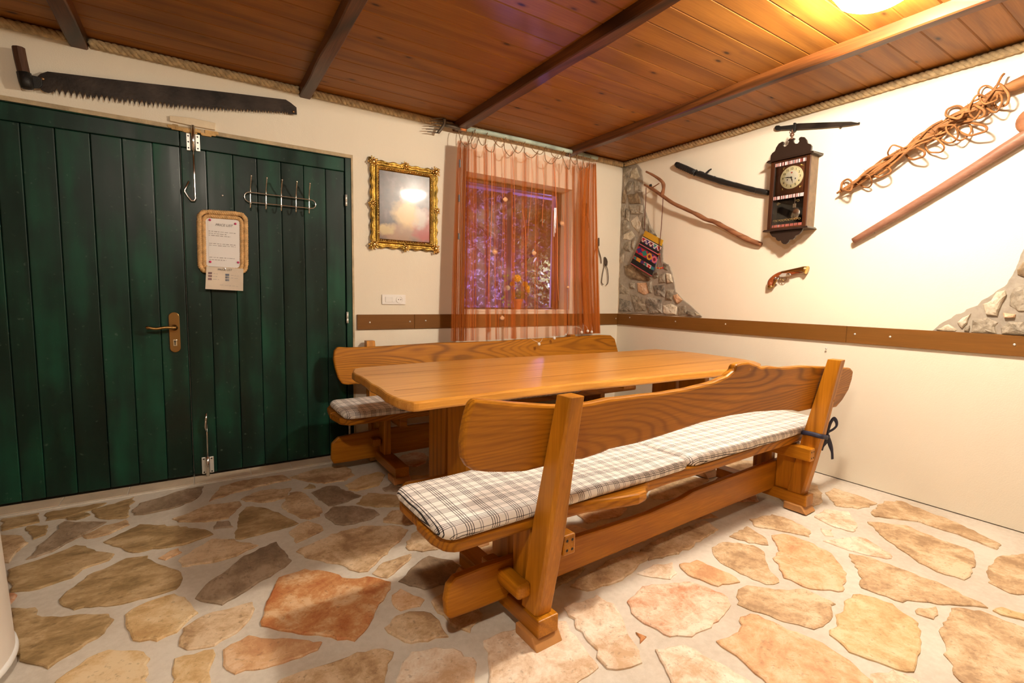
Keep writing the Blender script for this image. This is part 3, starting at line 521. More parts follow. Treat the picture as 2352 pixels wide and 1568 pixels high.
def leaves(name, c, size, n, s, mat, label, cat, lean=0):
    mb = MB()
    for i in range(n):
        q = Vector([random.gauss(0, .42) for _ in range(3)]); p = Vector(c)+Vector((q.x*size[0], q.y*size[1], q.z*size[2]))
        if cat == 'night': p.z = min(p.z, 2.2); p.y = max(1.68, p.y)
        a = Vector((random.uniform(-1,1), random.uniform(-1,1), random.uniform(-1,1))).normalized(); b = a.orthogonal().normalized(); w = a.cross(b)*s*.03; l = s*random.uniform(.7, 1.3)
        mb.add([p, p+a*l*.5+b*l*.32+w, p+a*l+w*2, p+a*l*.5-b*l*.32+w], [(0,1,2,3)])
    o = build(mb, name, mat); return o
sp_ = onplane(1262, 560, (0, 1.8, 0), (0, 1, 0))
b1 = leaves('climbing_shrub', (sp_.x, 1.8, sp_.z), (.55, .3, 1.7), 2600, .075, LEAF, '', 'night'); tag(b1, 'dark olive climbing shrub against the lit rocks outside the window', 'shrub')
# ================================================================= BENCHES AND TABLE
class Frame:   # a bench's own axes: u along it, v from the back towards the sitter's knees
    def __init__(s, o, ang): s.o = Vector(o); s.U = Vector((math.cos(ang), math.sin(ang), 0)); s.V = Vector((-math.sin(ang), math.cos(ang), 0))
    def __call__(s, u, v, z): return s.o+s.U*u+s.V*v+Vector((0, 0, z))
    def inv(s, p): d = p-s.o; return d.dot(s.U), d.dot(s.V), p.z
    def box(s, mb, u0, u1, v0, v1, z0, z1, t0=0, t1=0):
        return mb.hexa([s(u0,v0,z0), s(u1,v0,z0), s(u1,v1,z0), s(u0,v1,z0), s(u0,v0+t0,z1), s(u1,v0+t0,z1), s(u1,v1+t1,z1), s(u0,v1+t1,z1)])
def cushion(F, u0, u1, v0, v1, z0, z1, name, label, group, wob=0, rot=0):
    mb = MB(); nu = int((u1-u0)/.03); nv = 14; top = []; R = .055
    def edge(a, b): return a
    rows = []
    prof = [(0, 0), (-.0, 0)]
    # closed cushion: lower ring, side bulge, upper dome
    def outline(ins):
        pts = []; a0, a1, b0, b1 = u0+ins, u1-ins, v0+ins, v1-ins; r = max(.01, R-ins)
        for cx, cy, q0 in ((a1-r, b0+r, -90), (a1-r, b1-r, 0), (a0+r, b1-r, 90), (a0+r, b0+r, 180)):
            for i in range(6):
                q = math.radians(q0+18*i); pts.append((cx+r*math.cos(q), cy+r*math.sin(q)))
        # walk with even subdivision
        P = []
        for i in range(len(pts)):
            a, b = pts[i], pts[(i+1) % len(pts)]; k = max(1, int(math.hypot(b[0]-a[0], b[1]-a[1])/.05)) if ins >= 0 else 1
            k = K[i]
            for j in range(k): P.append((a[0]+(b[0]-a[0])*j/k, a[1]+(b[1]-a[1])*j/k))
        return P
    K = [1]*24; K[5] = max(1, int((v1-v0)/.05)); K[11] = max(1, int((u1-u0)/.05)); K[17] = K[5]; K[23] = K[11]
    h = z1-z0; lay = [(.012, z0), (.001, z0+h*.2), (-.003, z0+h*.5), (.002, z0+h*.8), (.012, z0+h*.96), (.03, z1), (.06, z1+.003), (.11, z1+.004)]
    vs = []; fs = []; n = None
    for ins, z in lay:
        P = outline(ins); n = len(P)
        for (u, v) in P:
            k = noise.noise(Vector((u*7, v*7, z*3+wob)))*.004*(1 if z > z0+.001 else 0)
            uu, vv = u+(v-v0)*rot, v+noise.noise(Vector((u*3, wob, 0)))*.004
            vs.append(F(uu, vv, z+k))
    for r_ in range(len(lay)-1):
        for i in range(n): fs.append((r_*n+i, r_*n+(i+1) % n, (r_+1)*n+(i+1) % n, (r_+1)*n+i))
    fs.append(tuple(range(n))); fs.append(tuple(range((len(lay)-1)*n, len(lay)*n)))
    mb.add(vs, fs); o = build(mb, name, PLAID, smooth=True); return tag(o, label, 'cushion', group)
def plaid():
    m, nt, b = newmat('plaid_cloth'); tc = N(nt, 'ShaderNodeTexCoord'); no = N(nt, 'ShaderNodeTexNoise'); no.inputs['Scale'].default_value = 3
    nt.links.new(tc.outputs['Object'], no.inputs['Vector']); sp = N(nt, 'ShaderNodeSeparateXYZ'); nt.links.new(tc.outputs['Object'], sp.inputs[0])
    wob = math_(nt, 'MULTIPLY', math_(nt, 'SUBTRACT', no.outputs['Fac'], .5), .03)
    def stripes(c, per):
        f = math_(nt, 'FRACT', math_(nt, 'DIVIDE', math_(nt, 'ADD', math_(nt, 'ADD', c, wob), 10), per))
        st = [(0, 0), (.06, 1), (.088, 0), (.15, 1), (.178, 0), (.24, 1), (.268, 0), (.33, 1), (.358, 0), (.60, .8), (.622, 0), (.69, .8), (.712, 0), (.82, 0)]
        r = N(nt, 'ShaderNodeValToRGB'); cr = r.color_ramp; cr.interpolation = 'CONSTANT'
        while len(cr.elements) < len(st): cr.elements.new(.5)
        for e, (p, v) in zip(cr.elements, st): e.position = p; e.color = (v, v, v, 1)
        nt.links.new(f, r.inputs[0]); return r.outputs[0]
    ys = math_(nt, 'ADD', sp.outputs[1], math_(nt, 'MULTIPLY', sp.outputs[2], .8))
    a = stripes(sp.outputs[0], .088); c = stripes(ys, .088)
    s = math_(nt, 'ADD', math_(nt, 'MULTIPLY', a, .75), math_(nt, 'MULTIPLY', c, .75))
    nt.links.new(ramp(nt, s, [(0, (.86,.80,.74)), (.7, (.05,.04,.04)), (1, (.006,.005,.005))]), b.inputs['Base Color']); b.inputs['Roughness'].default_value = .9
    bump_(nt, b, noise_(nt, coords(nt), 500, 2), .15, .001); return m
PLAID = plaid()
def trestle(F, u, par, inner, runner=(-.045, .50)):   # inner: +1 when the bench's middle lies towards +u
    v0, v1 = runner
    rn = MB(); F.box(rn, u-.042, u+.042, v0+.012, v1-.012, .036, .095); r = build(rn, 'runner', W_Y, par, bevel=.004)
    for a, b in ((v0, v0+.12), (v1-.12, v1)):
        pm = MB(); e0 = .03 if a == v0 else 0; e1 = .03 if a != v0 else 0
        pm.hexa([F(u-.055, a, 0), F(u+.055, a, 0), F(u+.055, b, 0), F(u-.055, b, 0), F(u-.055, a+e0, .038), F(u+.055, a+e0, .038), F(u+.055, b-e1, .038), F(u-.055, b-e1, .038)])
        build(pm, 'foot_pad', WOODPAD, par, bevel=.005)
    for a, b in ((.045, .142), (.172, .275)):
        lm = MB(); F.box(lm, u-.022, u+.022, a, b, .095, .365); build(lm, 'leg', W_Z, par, bevel=.004)
    bm_ = MB(); s = inner; F.box(bm_, u+s*.036, u+s*.086, -.055, .40, .298, .366); be = build(bm_, 'bearer', W_Y, par, bevel=.005)
    for (dv, z) in ((.015, .318), (.015, .347)):
        pass
    for du in (.05, .072):
        for z in (.316, .348):
            build(MB().lathe(F(u+s*du, -.0555, z), [(.005, 0), (.003, .0008)], -F.V, 8), 'screw', IRON, be)
    # peg wedged through the stretcher outside the legs
    pg = MB(); F.box(pg, u-s*.085, u-s*.032, .02, .25, .150, .198); build(pg, 'peg', W_Y, par, bevel=.009)
TILT = -.182; PV0 = .028
def post(F, u, par, zt=.835):
    mb = MB(); vs = []; fs = []
    rows = [(.095, .035, .040), (.25, .036, .043), (.42, .036, .043), (.60, .034, .036), (zt, .029, .030)]
    for z, hu, hv in rows:
        c = PV0+TILT*(z-.095)
        ch = .010 if z < .7 else .004
        for a, b in ((-hu, -hv+ch), (-hu+ch, -hv), (hu-ch, -hv), (hu, -hv+ch), (hu, hv), (-hu, hv)): vs.append(F(u+a, c+b, z))
    n = 6
    for r_ in range(len(rows)-1):
        for i in range(n): fs.append((r_*n+i, r_*n+(i+1) % n, (r_+1)*n+(i+1) % n, (r_+1)*n+i))
    fs += [tuple(range(n)), tuple(range(len(vs)-n, len(vs)))]; mb.add(vs, fs)
    o = build(mb, 'post', W_Z, par, bevel=.002)
    for z in (.62, .47): build(MB().lathe(F(u+.015, PV0+TILT*(z-.095)-.037, z), [(.006, 0), (.005, .0015)], -F.V, 10), 'peg_plug', W_Y, o)
    return o
def board_from(F, pix, v_of, ext, name, mat, par, bevel=.008, back=None):
    # outline read off the photograph onto the board's own tilted plane
    n = (F.V-Vector((0, 0, 1))*TILT) if v_of == 'tilt' else F.V
    P0 = F(0, back, .095) if v_of == 'tilt' else F(0, back, 0)
    P = [onplane(x, y, P0, n) for x, y in pix]; mb = MB(); mb.slab(P, ext); return build(mb, name, mat, par, bevel=bevel)
# ---- front bench
FB = Frame((-2.505, -2.205, 0), math.radians(2.1))
bench1 = thing('bench', 'oak bench nearest the camera with wavy live-edge backrest seen from behind', 'bench', FB(.9, .2, 0))
trestle(FB, 0, bench1, 1); trestle(FB, 1.80, bench1, -1); post(FB, 0, bench1); post(FB, 1.80, bench1)
BR1 = [(1092,917),(1120,919),(1180,925),(1240,929),(1275,931),(1310,931),(1360,925),(1400,916),(1430,913),(1480,907),(1520,903),(1580,893),(1640,878),(1672,864),(1688,850),(1692,838),(1705,833),(1722,831),(1737,837),(1750,843),(1775,841),(1800,844),(1850,840),(1900,842),(1925,843),(1955,845),(1961,852),(1958,870),(1950,895),(1935,920),(1922,935),(1910,938),(1869,939),(1837,946),(1827,943),(1810,942),(1740,946),(1680,955),(1610,972),(1520,1002),(1460,1020),(1400,1033),(1383,1041),(1339,1055.6),(1302,1058),(1251,1073),(1207,1084),(1163,1086),(1119,1085.5),(1089,1082),(1076,1073),(1066,1055),(1063,1025),(1067,990),(1075,954),(1083,930)]
board_from(FB, BR1, 'tilt', FB.V*.036, 'backrest', W_X, bench1, .010, back=.042+PV0)
# knot lump on the top edge
kp = onplane(1712, 845, FB(0, .06+PV0, .095), FB.V-Vector((0,0,1))*TILT)
build(MB().ball(kp, .026, 12, 8, (1.5, .75, .8)), 'knot', W_X, bench1, smooth=True)
def seat(F, par, outl, name='seat'):
    for k, (pts, sgn) in enumerate(outl):
        mb = MB(); mb.slab([F(u, v, .368) for u, v in pts], (0, 0, .042)); build(mb, name, W_X, par, bevel=.011)
rear = [(-.30, .035), (.1, .032), (.2, .025), (.28, .005), (.36, -.018), (.42, -.030), (.47, -.022), (.50, .005), (.55, .030), (.7, .038), (1.0, .034), (1.4, .04), (1.8, .036), (2.10, .04)]
seat(FB, bench1, [(rear+[(2.15, .09), (2.16, .23), (-.345, .23), (-.345, .12), (-.33, .06)], 0), ([(-.335, .235), (2.16, .235), (2.15, .38), (2.12, .42), (-.30, .42), (-.335, .38)], 0)])
BRs = FB(-.28, .16, 0)
st = [FB(u, .143, z) for u, z in ((-.275, .10), (-.26, .085), (-.15, .080), (.3, .078), (1.0, .082), (1.8, .08), (2.0, .085), (2.02, .12), (2.01, .21), (1.99, .235), (1.8, .24), (1.5, .236), (1.2, .232), (1.02, .228), (.93, .212), (.8, .206), (.7, .20), (.45, .205), (.2, .215), (0, .222), (-.15, .226), (-.245, .222), (-.27, .20), (-.28, .15))]
build(MB().slab(st, FB.V*.030), 'stretcher', W_PL, bench1, bevel=.008)
c1 = cushion(FB, -.345, .815, .025, .425, .411, .452, 'seat_cushion', 'near black and white plaid cushion on the front bench, at its left end', 'plaid bench cushions', 1)
c2 = cushion(FB, .822, 2.13, .030, .425, .411, .456, 'seat_cushion', 'far black and white plaid cushion on the front bench, tied to the right post', 'plaid bench cushions', 4)
# navy ribbon tied round the far post
zr = .425; cz = PV0+TILT*(zr-.095); loop = []
for i in range(21):
    q = 2*math.pi*i/20; sx = .042; sy = .050; loop.append(FB(1.80+sx*max(-1, min(1, 1.3*math.cos(q))), cz+sy*max(-1, min(1, 1.3*math.sin(q))), zr-.012*math.cos(q)))
rb = thing('ribbon_tie', 'navy ribbon tied in a bow round the far post of the front bench', 'ribbon', FB(1.80, cz, zr))
build(MB().tube(loop[:-1], .012, 8, closed=True, flat=(0,0,1,1)), 'band', NAVY, rb, smooth=True)
def PR(x, y): return onplane(x, y, FB(1.84, cz, zr), Vector((.45, 1, 0)))
kn = PR(1900, 1001)
build(MB().ball(kn, .013, 10, 7), 'knot', NAVY, rb, smooth=True)
def ribbon(pts, name, w=.011):
    P = smoothline([PR(*p) for p in pts], 5); build(MB().tube(P, [w*(.6+.4*math.sin(math.pi*min(1, i/len(P)*1.4+.1))) for i in range(len(P))], 8, flat=(.3,1,0)), name, NAVY, rb, smooth=True)
ribbon([(1900,1000),(1903,985),(1908,970),(1915,961),(1921,968),(1921,978),(1913,986),(1903,992),(1900,1000)], 'bow_loop', .011)
ribbon([(1900,1000),(1897,1012),(1890,1024),(1887,1034)], 'ribbon_end', .017); ribbon([(1900,1000),(1906,1018),(1911,1036),(1912,1054)], 'ribbon_end', .015)
# ---- back bench against the window wall
BB = Frame((-.63, -.158, 0), math.radians(180))
bench2 = thing('bench', 'oak bench standing against the window wall behind the table', 'bench', BB(.9, .2, 0))
RB = (-.045, .555)
trestle(BB, 0, bench2, 1, RB); trestle(BB, 1.80, bench2, -1, RB); post(BB, 0, bench2, .795); post(BB, 1.80, bench2, .80)
BR2 = [(775,797),(800,798),(865,796),(950,791),(1010,787),(1060,786),(1150,783),(1200,779),(1300,774),(1380,769),(1404,770),(1413,778),(1420,806),(1419,850),(1405,866),(1300,872),(1150,880),(1000,884),(860,884),(818,882),(800,884),(786,882),(777,868),(770,845),(766,825),(768,806)]
board_from(BB, BR2, 'tilt', -BB.V*.034, 'backrest', W_X, bench2, .010, back=.078+PV0)
seat(BB, bench2, [([(-.25, .035), (2.10, .035), (2.13, .10), (2.15, .27), (-.25, .27)], 0), ([(-.25, .275), (2.15, .275), (2.13, .42), (2.09, .47), (-.25, .47)], 0)])
st2 = [BB(u, .143, z) for u, z in ((-.2, .09), (2.0, .055), (2.11, .058), (2.125, .09), (2.12, .19), (2.08, .225), (1.8, .245), (1.0, .235), (-.2, .24))]
build(MB().slab(st2, BB.V*.030), 'stretcher', W_PL, bench2, bevel=.008)
c3 = cushion(BB, .35, 2.12, .10, .50, .411, .455, 'seat_cushion', 'plaid cushion on the bench by the window wall, left end showing past the table', 'plaid bench cushions', 7)
# ---- table
table = thing('dining_table', 'long honey oak trestle table with wavy ends between the two benches', 'table', (-1.5, -1.3, 0))
TZ = .73
TO = [(812,846),(830,843),(867,840),(1000,830),(1130,822),(1340,812),(1450,805),(1505,801),(1565,806),(1620,812),(1688,821),(1735,829),(1748,834),(1746,838),(1720,843),(1690,846),(1640,851),(1560,858),(1480,866),(1400,873),(1340,878),(1200,893),(1060,910),(1000,917),(962,922),(950,923),(935,921),(915,916),(898,909),(884,902),(872,892),(862,886),(850,881),(838,871),(827,864),(815,859),(808,854)]
TP = [PZ(x, y, TZ) for x, y in TO]
tt = MB(); tt.slab([(p.x, p.y, TZ-.040) for p in TP], (0, 0, .040)); top = build(tt, 'table_top', W_TABLE, table, bevel=.009)
DJ = plain('dark_board_joint', (.10,.035,.01), .8)  # dark thin strips along the joints of the table boards
for px0, px1 in (((832, 868), (1560, 806)), ((862, 884), (1735, 832)),):
    a = PZ(*px0, TZ+.0004); b = PZ(*px1, TZ+.0004); w = .0011
    build(MB().box((a.x+.03, (a.y+b.y)/2-w, TZ-.002), (b.x-.03, (a.y+b.y)/2+w, TZ+.0004)), 'board_joint', DJ, top)
for sx, s in ((-2.405, 1), (-.70, -1)):
    for a, b in ((-1.285, -1.085), (-1.51, -1.31)): build(MB().box((sx-.022, a, .10), (sx+.022, b, .645)), 'leg', W_Z, table, bevel=.004)
    build(MB().box((sx-.045, -1.58, .040), (sx+.045, -.99, .10)), 'runner', W_Y, table, bevel=.004)
    for a, b, e0, e1 in ((-1.595, -1.46, .03, 0), (-1.11, -.975, 0, .03)):
        build(MB().hexa([(sx-.06, a, 0), (sx+.06, a, 0), (sx+.06, b, 0), (sx-.06, b, 0), (sx-.06, a+e0, .04), (sx+.06, a+e0, .04), (sx+.06, b-e1, .04), (sx-.06, b-e1, .04)]), 'foot_pad', WOODPAD, table, bevel=.005)
    build(MB().hexa([(sx-.045, -1.60, .665), (sx+.045, -1.60, .665), (sx+.045, -.96, .665), (sx-.045, -.96, .665), (sx-.045, -1.66, .69), (sx+.045, -1.66, .69), (sx+.045, -.90, .69), (sx-.045, -.90, .69)]).box((sx-.045, -1.58, .640), (sx+.045, -.98, .665)), 'bearer', W_Y, table, bevel=.003)
    build(MB().box((sx-s*.085, -1.40, .14), (sx-s*.032, -1.19, .185)), 'peg', W_Y, table, bevel=.008)
build(MB().slab([(x, -1.315, z) for x, z in ((-2.66, .12), (-2.645, .10), (-.47, .10), (-.455, .12), (-.455, .235), (-.48, .25), (-2.63, .25), (-2.66, .22))], (0, .030, 0)), 'stretcher', W_PL, table, bevel=.007)
build(MB().box((-1.56, -1.62, .65), (-1.48, -.98, .69)), 'cross_batten', W_Y, table, bevel=.003)
# ================================================================= LAMPS
def opal(EM):
    m = bpy.data.materials.new('lit_opal_glass'); m.use_nodes = True; nt = m.node_tree; nt.nodes.clear(); o = N(nt, 'ShaderNodeOutputMaterial')
    e = N(nt, 'ShaderNodeEmission'); e.inputs[0].default_value = (1,.9,.76,1); e.inputs[1].default_value = EM; t = N(nt, 'ShaderNodeBsdfTransparent'); x = N(nt, 'ShaderNodeMixShader'); x.inputs[0].default_value = .4
    nt.links.new(t.outputs[0], x.inputs[1]); nt.links.new(e.outputs[0], x.inputs[2]); nt.links.new(x.outputs[0], o.inputs[0]); return m
OPAL = opal(310); OPAL2 = opal(120)
def dome(xy, label):
    t = thing('ceiling_lamp', label, 'lamp', (xy[0], xy[1], H))
    build(MB().lathe((xy[0], xy[1], H), [(.165, 0), (.165, .018), (.155, .022)], (0, 0, -1), 32), 'base_ring', WHITE, t, smooth=False, bevel=.002)
    build(MB().lathe((xy[0], xy[1], H), [(.150, .016), (.148, .04), (.13, .068), (.095, .090), (.05, .102), (.001, .106)], (0, 0, -1), 32), 'glass_shade', OPAL if xy == LAMP1 else OPAL2, t, smooth=True); return t
dome(LAMP1, 'lit round opal ceiling lamp glaring between two beams near the clock wall')
dome(LAMP2, 'second round ceiling lamp above the camera, outside the picture')
# ================================================================= LEFT EDGE: cream tub
tub = thing('storage_tub', 'cream tapered round tub standing at the left edge of the floor', 'tub', (-4.205, -1.485, 0))
TUBM = plain('cream_enamel', (.74,.68,.60), .4, bump=.1, bscale=8)
tc_ = (-4.215, -1.487, 0)
build(MB().lathe(tc_, [(.262, .0), (.262, .028), (.25, .03)], (0,0,1), 64), 'dark_foot', plain('black_rubber', (.03,.015,.012), .6), tub, smooth=False)
build(MB().lathe(tc_, [(.24, .028), (.300, .030), (.304, .034), (.3005, .040), (.295, .2), (.283, .5), (.27, .85), (.272, .87), (.262, .88)], (0,0,1), 64), 'body', TUBM, tub, smooth=True)
build(MB().lathe(tc_, [(.2995, .027), (.306, .027), (.308, .033), (.306, .045), (.301, .046)], (0,0,1), 64), 'white_rim', plain('bright_rim', (.88,.87,.84), .25), tub, smooth=True)
# ================================================================= SAW over the door
saw = thing('crosscut_saw', 'long rusty two-man crosscut saw hanging above the green door', 'saw', PA(380, 220, .03))
D = .028
upper = [(85,176),(93,169),(109,164),(250,181),(400,198),(530,213),(656.5,228.6),(668,236),(681,246.6),(682,263),(661.6,261.5)]
low = []
n = 46
def lowy(x): 
    pts = [(122, 213), (200, 225), (340, 243), (450, 252), (560, 257), (661, 261)]
    for (a, b), (c, d) in zip(pts, pts[1:]):
        if a <= x <= c: return b+(d-b)*(x-a)/(c-a)
    return 261
x = 661.0
while x > 128:
    w = 6+8*(661-x)/540; dep = 5+8*min(1, (661-x)/300)
    if (int(x/ (w*2)) % 4) == 0: q = [(x, lowy(x)-dep), (x-w*.25, lowy(x)-dep*.1), (x-w*.5, lowy(x)-dep*.45), (x-w*.75, lowy(x)-dep*.1)]
    else: q = [(x, lowy(x)-dep), (x-w*.3, lowy(x)-dep*.55), (x-w*.5, lowy(x)+1), (x-w*.75, lowy(x)-dep*.7)]
    low += q; x -= w
blade = [PA(a, b, D) for a, b in upper+low+[(120,211),(112,213),(102,211),(94,206),(88,196)]]
build(MB().slab(blade, (0, .0035, 0)), 'blade', RUST, saw)
build(MB().slab([PA(a, b, D+.006) for a, b in ((64,173),(70,172),(86,175),(96,180),(97,196),(90,202),(76,202),(68,202),(64,190))], (0, .010, 0)), 'clamp', IRON, saw, bevel=.002)
for a, b in ((98, 181), (674, 256.5)): build(MB().lathe(PA(a, b, D+.001), [(.008, 0), (.006, .004), (.0001, .005)], (0, -1, 0), 12), 'rivet', plain('brass_rivet_%d' % a, (.35,.2,.09), .4, .8), saw, smooth=True)
hd = [PA(a, b, D+.014) for a, b in ((42,109),(47,135),(54,165),(60,190),(63,203))]
build(MB().tube(hd, [.024, .024, .0235, .022, .018], 8), 'handle', wood('saw_handle', (.035,.014,.007), (.08,.035,.018), (.16,.075,.04), 'z', rough=.6, coat=0), saw, smooth=False)
build(MB().tube([hd[2].lerp(hd[3], .1), hd[3], hd[4]], [.0275, .027, .023], 12), 'socket', IRON, saw, smooth=True)
# ================================================================= PICTURE
pic = thing('framed_painting', 'small portrait-format painting in an ornate scalloped gilt frame', 'picture', PA(930, 470, .02))
q = [PA(849, 361, .03), PA(1009, 386, .03), PA(1009, 579, .03), PA(850, 571, .03)]
px0 = (q[0].x+q[3].x)/2; px1 = (q[1].x+q[2].x)/2; pz1 = (q[0].z+q[1].z)/2; pz0 = (q[2].z+q[3].z)/2
W_, H_ = px1-px0, pz1-pz0; fw = .073; ctrx, ctrz = (px0+px1)/2, (pz0+pz1)/2
def rim(s_, off):     # s_ runs 0..4 round the frame; off = distance in from the outer edge
    k = int(s_) % 4; t = s_-int(s_)
    hw, hh = W_/2-off, H_/2-off
    c = [(-hw, hh), (hw, hh), (hw, -hh), (-hw, -hh)]; a, b = c[k], c[(k+1) % 4]
    return a[0]+(b[0]-a[0])*t, a[1]+(b[1]-a[1])*t
ns = 320; vs = []; fs = []
prof = [(0, .004, 1), (.002, .018, 1), (.010, .029, .8), (.022, .024, .4), (.034, .016, .15), (.043, .020, 0), (.048, .030, 0), (.053, .030, 0), (.056, .022, 0), (.064, .020, 0), (.070, .014, 0), (.073, .006, 0)]
for i in range(ns):
    s_ = 4*i/ns; t = s_-int(s_); e = min(t, 1-t); mid = abs(t-.5)
    scal = .010*(math.cos(2*math.pi*t*(6 if int(s_) % 2 == 0 else 8))*.5-.5)+(.008*math.exp(-(mid/.07)**2))+(.010*math.exp(-(e/.06)**2))-.004
    for off, dep, w in prof:
        x, z = rim(s_, off); cx, cz = rim(s_, .06)
        L = math.hypot(x-cx, z-cz) or 1; ux, uz = ((x-cx)/L, (z-cz)/L) if off < .05 else (0, 0)
        k = int(s_) % 4; nx, nz = [(0, 1), (1, 0), (0, -1), (-1, 0)][k]
        dd = dep+(noise.noise(Vector((x*90, z*90, 0)))*.006*w if w > .1 else 0)
        vs.append((ctrx+x+nx*scal*w, -.004-dd, ctrz+z+nz*scal*w))
m = len(prof)
for i in range(ns):
    for j in range(m-1): fs.append((i*m+j, i*m+j+1, ((i+1) % ns)*m+j+1, ((i+1) % ns)*m+j))
build(MB().add(vs, fs), 'gilt_frame', GOLD, pic, smooth=True)
build(MB().box((px0+.01, -.008, pz0+.01), (px1-.01, -.002, pz1-.01)), 'backing', IRON, pic)
def boss(x, z, r, name):
    mb = MB(); mb.ball((x, -.034, z), r*.55, 12, 8, (1, .7, 1.15))
    for i in range(9): a = 2*math.pi*i/9; mb.ball((x+math.cos(a)*r*.85, -.030, z+math.sin(a)*r*.95), r*.28, 8, 5, (1, .7, 1))
    for i in range(5): a = 2*math.pi*(i+.5)/5; mb.ball((x+math.cos(a)*r*1.25, -.026, z+math.sin(a)*r*1.3), r*.22, 8, 5, (1.2, .6, 1.2))
    build(mb, name, GOLD2, pic, smooth=True)
for a in (-1, 1):
    for b in (-1, 1): boss(ctrx+a*(W_/2-.027), ctrz+b*(H_/2-.027), .026, 'corner_boss')
    boss(ctrx+a*(W_/2-.018), ctrz, .020, 'side_boss'); boss(ctrx, ctrz+a*(H_/2-.018), .020, 'side_boss')
mb = MB()
for k in range(4):
    nb = 30 if k % 2 == 0 else 42
    for i in range(nb): x, z = rim(k+(i+.5)/nb, .060); mb.ball((ctrx+x, -.026, ctrz+z), .0042, 6, 4, (1, .8, 1))
o = build(mb, 'bead_row', GOLD2, pic, smooth=True); o['kind'] = 'stuff'
def painting():
    m, nt, b = newmat('soft_oil_painting'); tc = N(nt, 'ShaderNodeTexCoord'); g = tc.outputs['Generated']
    mp = N(nt, 'ShaderNodeMapping'); mp.inputs['Scale'].default_value = (1, 1, 1.3); nt.links.new(g, mp.inputs[0]); v0 = mp.outputs[0]
    no = N(nt, 'ShaderNodeTexNoise'); no.inputs['Scale'].default_value = 5; no.inputs['Detail'].default_value = 5; nt.links.new(v0, no.inputs['Vector'])
    sb = N(nt, 'ShaderNodeVectorMath', operation='MULTIPLY_ADD'); nt.links.new(no.outputs['Color'], sb.inputs[0]); sb.inputs[1].default_value = (.3,.3,.3); nt.links.new(v0, sb.inputs[2]); v = sb.outputs[0]
    col = ramp(nt, no.outputs['Fac'], [(.3, (.035,.018,.01)), (.55, (.09,.05,.035)), (.75, (.20,.13,.11))])
    def blob(c, r, colr, col, soft=.5):
        d = N(nt, 'ShaderNodeVectorMath', operation='SUBTRACT'); nt.links.new(v, d.inputs[0]); d.inputs[1].default_value = (c[0]+.15, .5, c[1]*1.3+.15)
        s = N(nt, 'ShaderNodeVectorMath', operation='MULTIPLY'); nt.links.new(d.outputs[0], s.inputs[0]); s.inputs[1].default_value = (1/r[0], 0, 1/r[1])
        l = N(nt, 'ShaderNodeVectorMath', operation='LENGTH'); nt.links.new(s.outputs[0], l.inputs[0])
        f = ramp(nt, l.outputs['Value'], [(soft, (1,1,1)), (1, (0,0,0))]); return mixc(nt, f, col, colr)
    col = blob((.82, .26), (.42, .36), (.36,.06,.03), col); col = blob((.40, .10), (.5, .24), (.30,.15,.06), col); col = blob((.80, .36), (.24, .22), (.50,.42,.36), col)
    col = blob((.52, .40), (.30, .36), (.66,.44,.16), col); col = blob((.52, .66), (.15, .15), (.55,.36,.28), col, .3); col = blob((.12, .16), (.2, .12), (.5,.36,.14), col); col = blob((.92, .12), (.3, .14), (.34,.03,.01), col)
    nt.links.new(col, b.inputs['Base Color']); b.inputs['Roughness'].default_value = .32; b.inputs['Coat Weight'].default_value = .25; b.inputs['Coat Roughness'].default_value = .06; bump_(nt, b, no.outputs['Fac'], .1, .002); return m
build(MB().box((px0+.068, -.013, pz0+.068), (px1-.068, -.009, pz1-.068)), 'canvas', painting(), pic)
# ================================================================= SOCKET PLATE
sw = thing('socket_plate', 'white horizontal wall plate with a round power socket', 'socket', PA(904, 687, .003))
a = PA(877, 676, .004); b = PA(931, 699, .004)
build(MB().box((a.x, -.009, b.z), (b.x, 0, a.z)), 'plate', WHITE, sw, bevel=.002)
w = (b.x-a.x)
build(MB().box((a.x+w*.14, -.012, b.z+.016), (a.x+w*.40, -.008, a.z-.016)), 'blank_module', WHITE, sw, bevel=.001)
build(MB().box((a.x+w*.41, -.012, b.z+.016), (a.x+w*.52, -.008, a.z-.016)), 'blank_module', WHITE, sw, bevel=.001)
sk = build(MB().lathe((a.x+w*.74, -.009, (a.z+b.z)/2), [(.026, 0), (.026, .004), (.021, .0045), (.020, .0015), (.0001, .001)], (0,-1,0), 28), 'socket_cup', WHITE, sw, smooth=False)
for d in (-.009, .009): build(MB().lathe((a.x+w*.74+d, -.0105, (a.z+b.z)/2), [(.0032, 0), (.0032, .0012)], (0,-1,0), 10), 'pin_hole', IRON, sk)
# ================================================================= COAT RACK
rk = thing('coat_rack', 'chrome wire coat rack with five double hooks on the right door leaf', 'rack', PA(642, 455, .02))
A0, A1, B0, B1 = PA(574, 441, .022), PA(716, 459, .022), PA(574, 464, .022), PA(714, 478, .022)
P = []
for i in range(9): q = math.pi*(.5+i/8); c = (A0+B0)/2; r = (A0-B0).length/2; P.append(c+Vector((r*1.0*math.cos(q), 0, r*math.sin(q))))
for i in range(9): q = math.pi*(-.5+i/8); c = (A1+B1)/2; r = (A1-B1).length/2; P.append(c+Vector((r*1.0*math.cos(q), 0, r*math.sin(q))))
build(MB().tube(P, .0035, 8, closed=True), 'wire_loop', CHROME, rk, smooth=True)
for c in (P[4], P[13]): build(MB().lathe((c.x, -.003, c.z), [(.006, 0), (.006, .018), (.004, .022)], (0,-1,0), 10), 'mount', CHROME, rk, smooth=True)
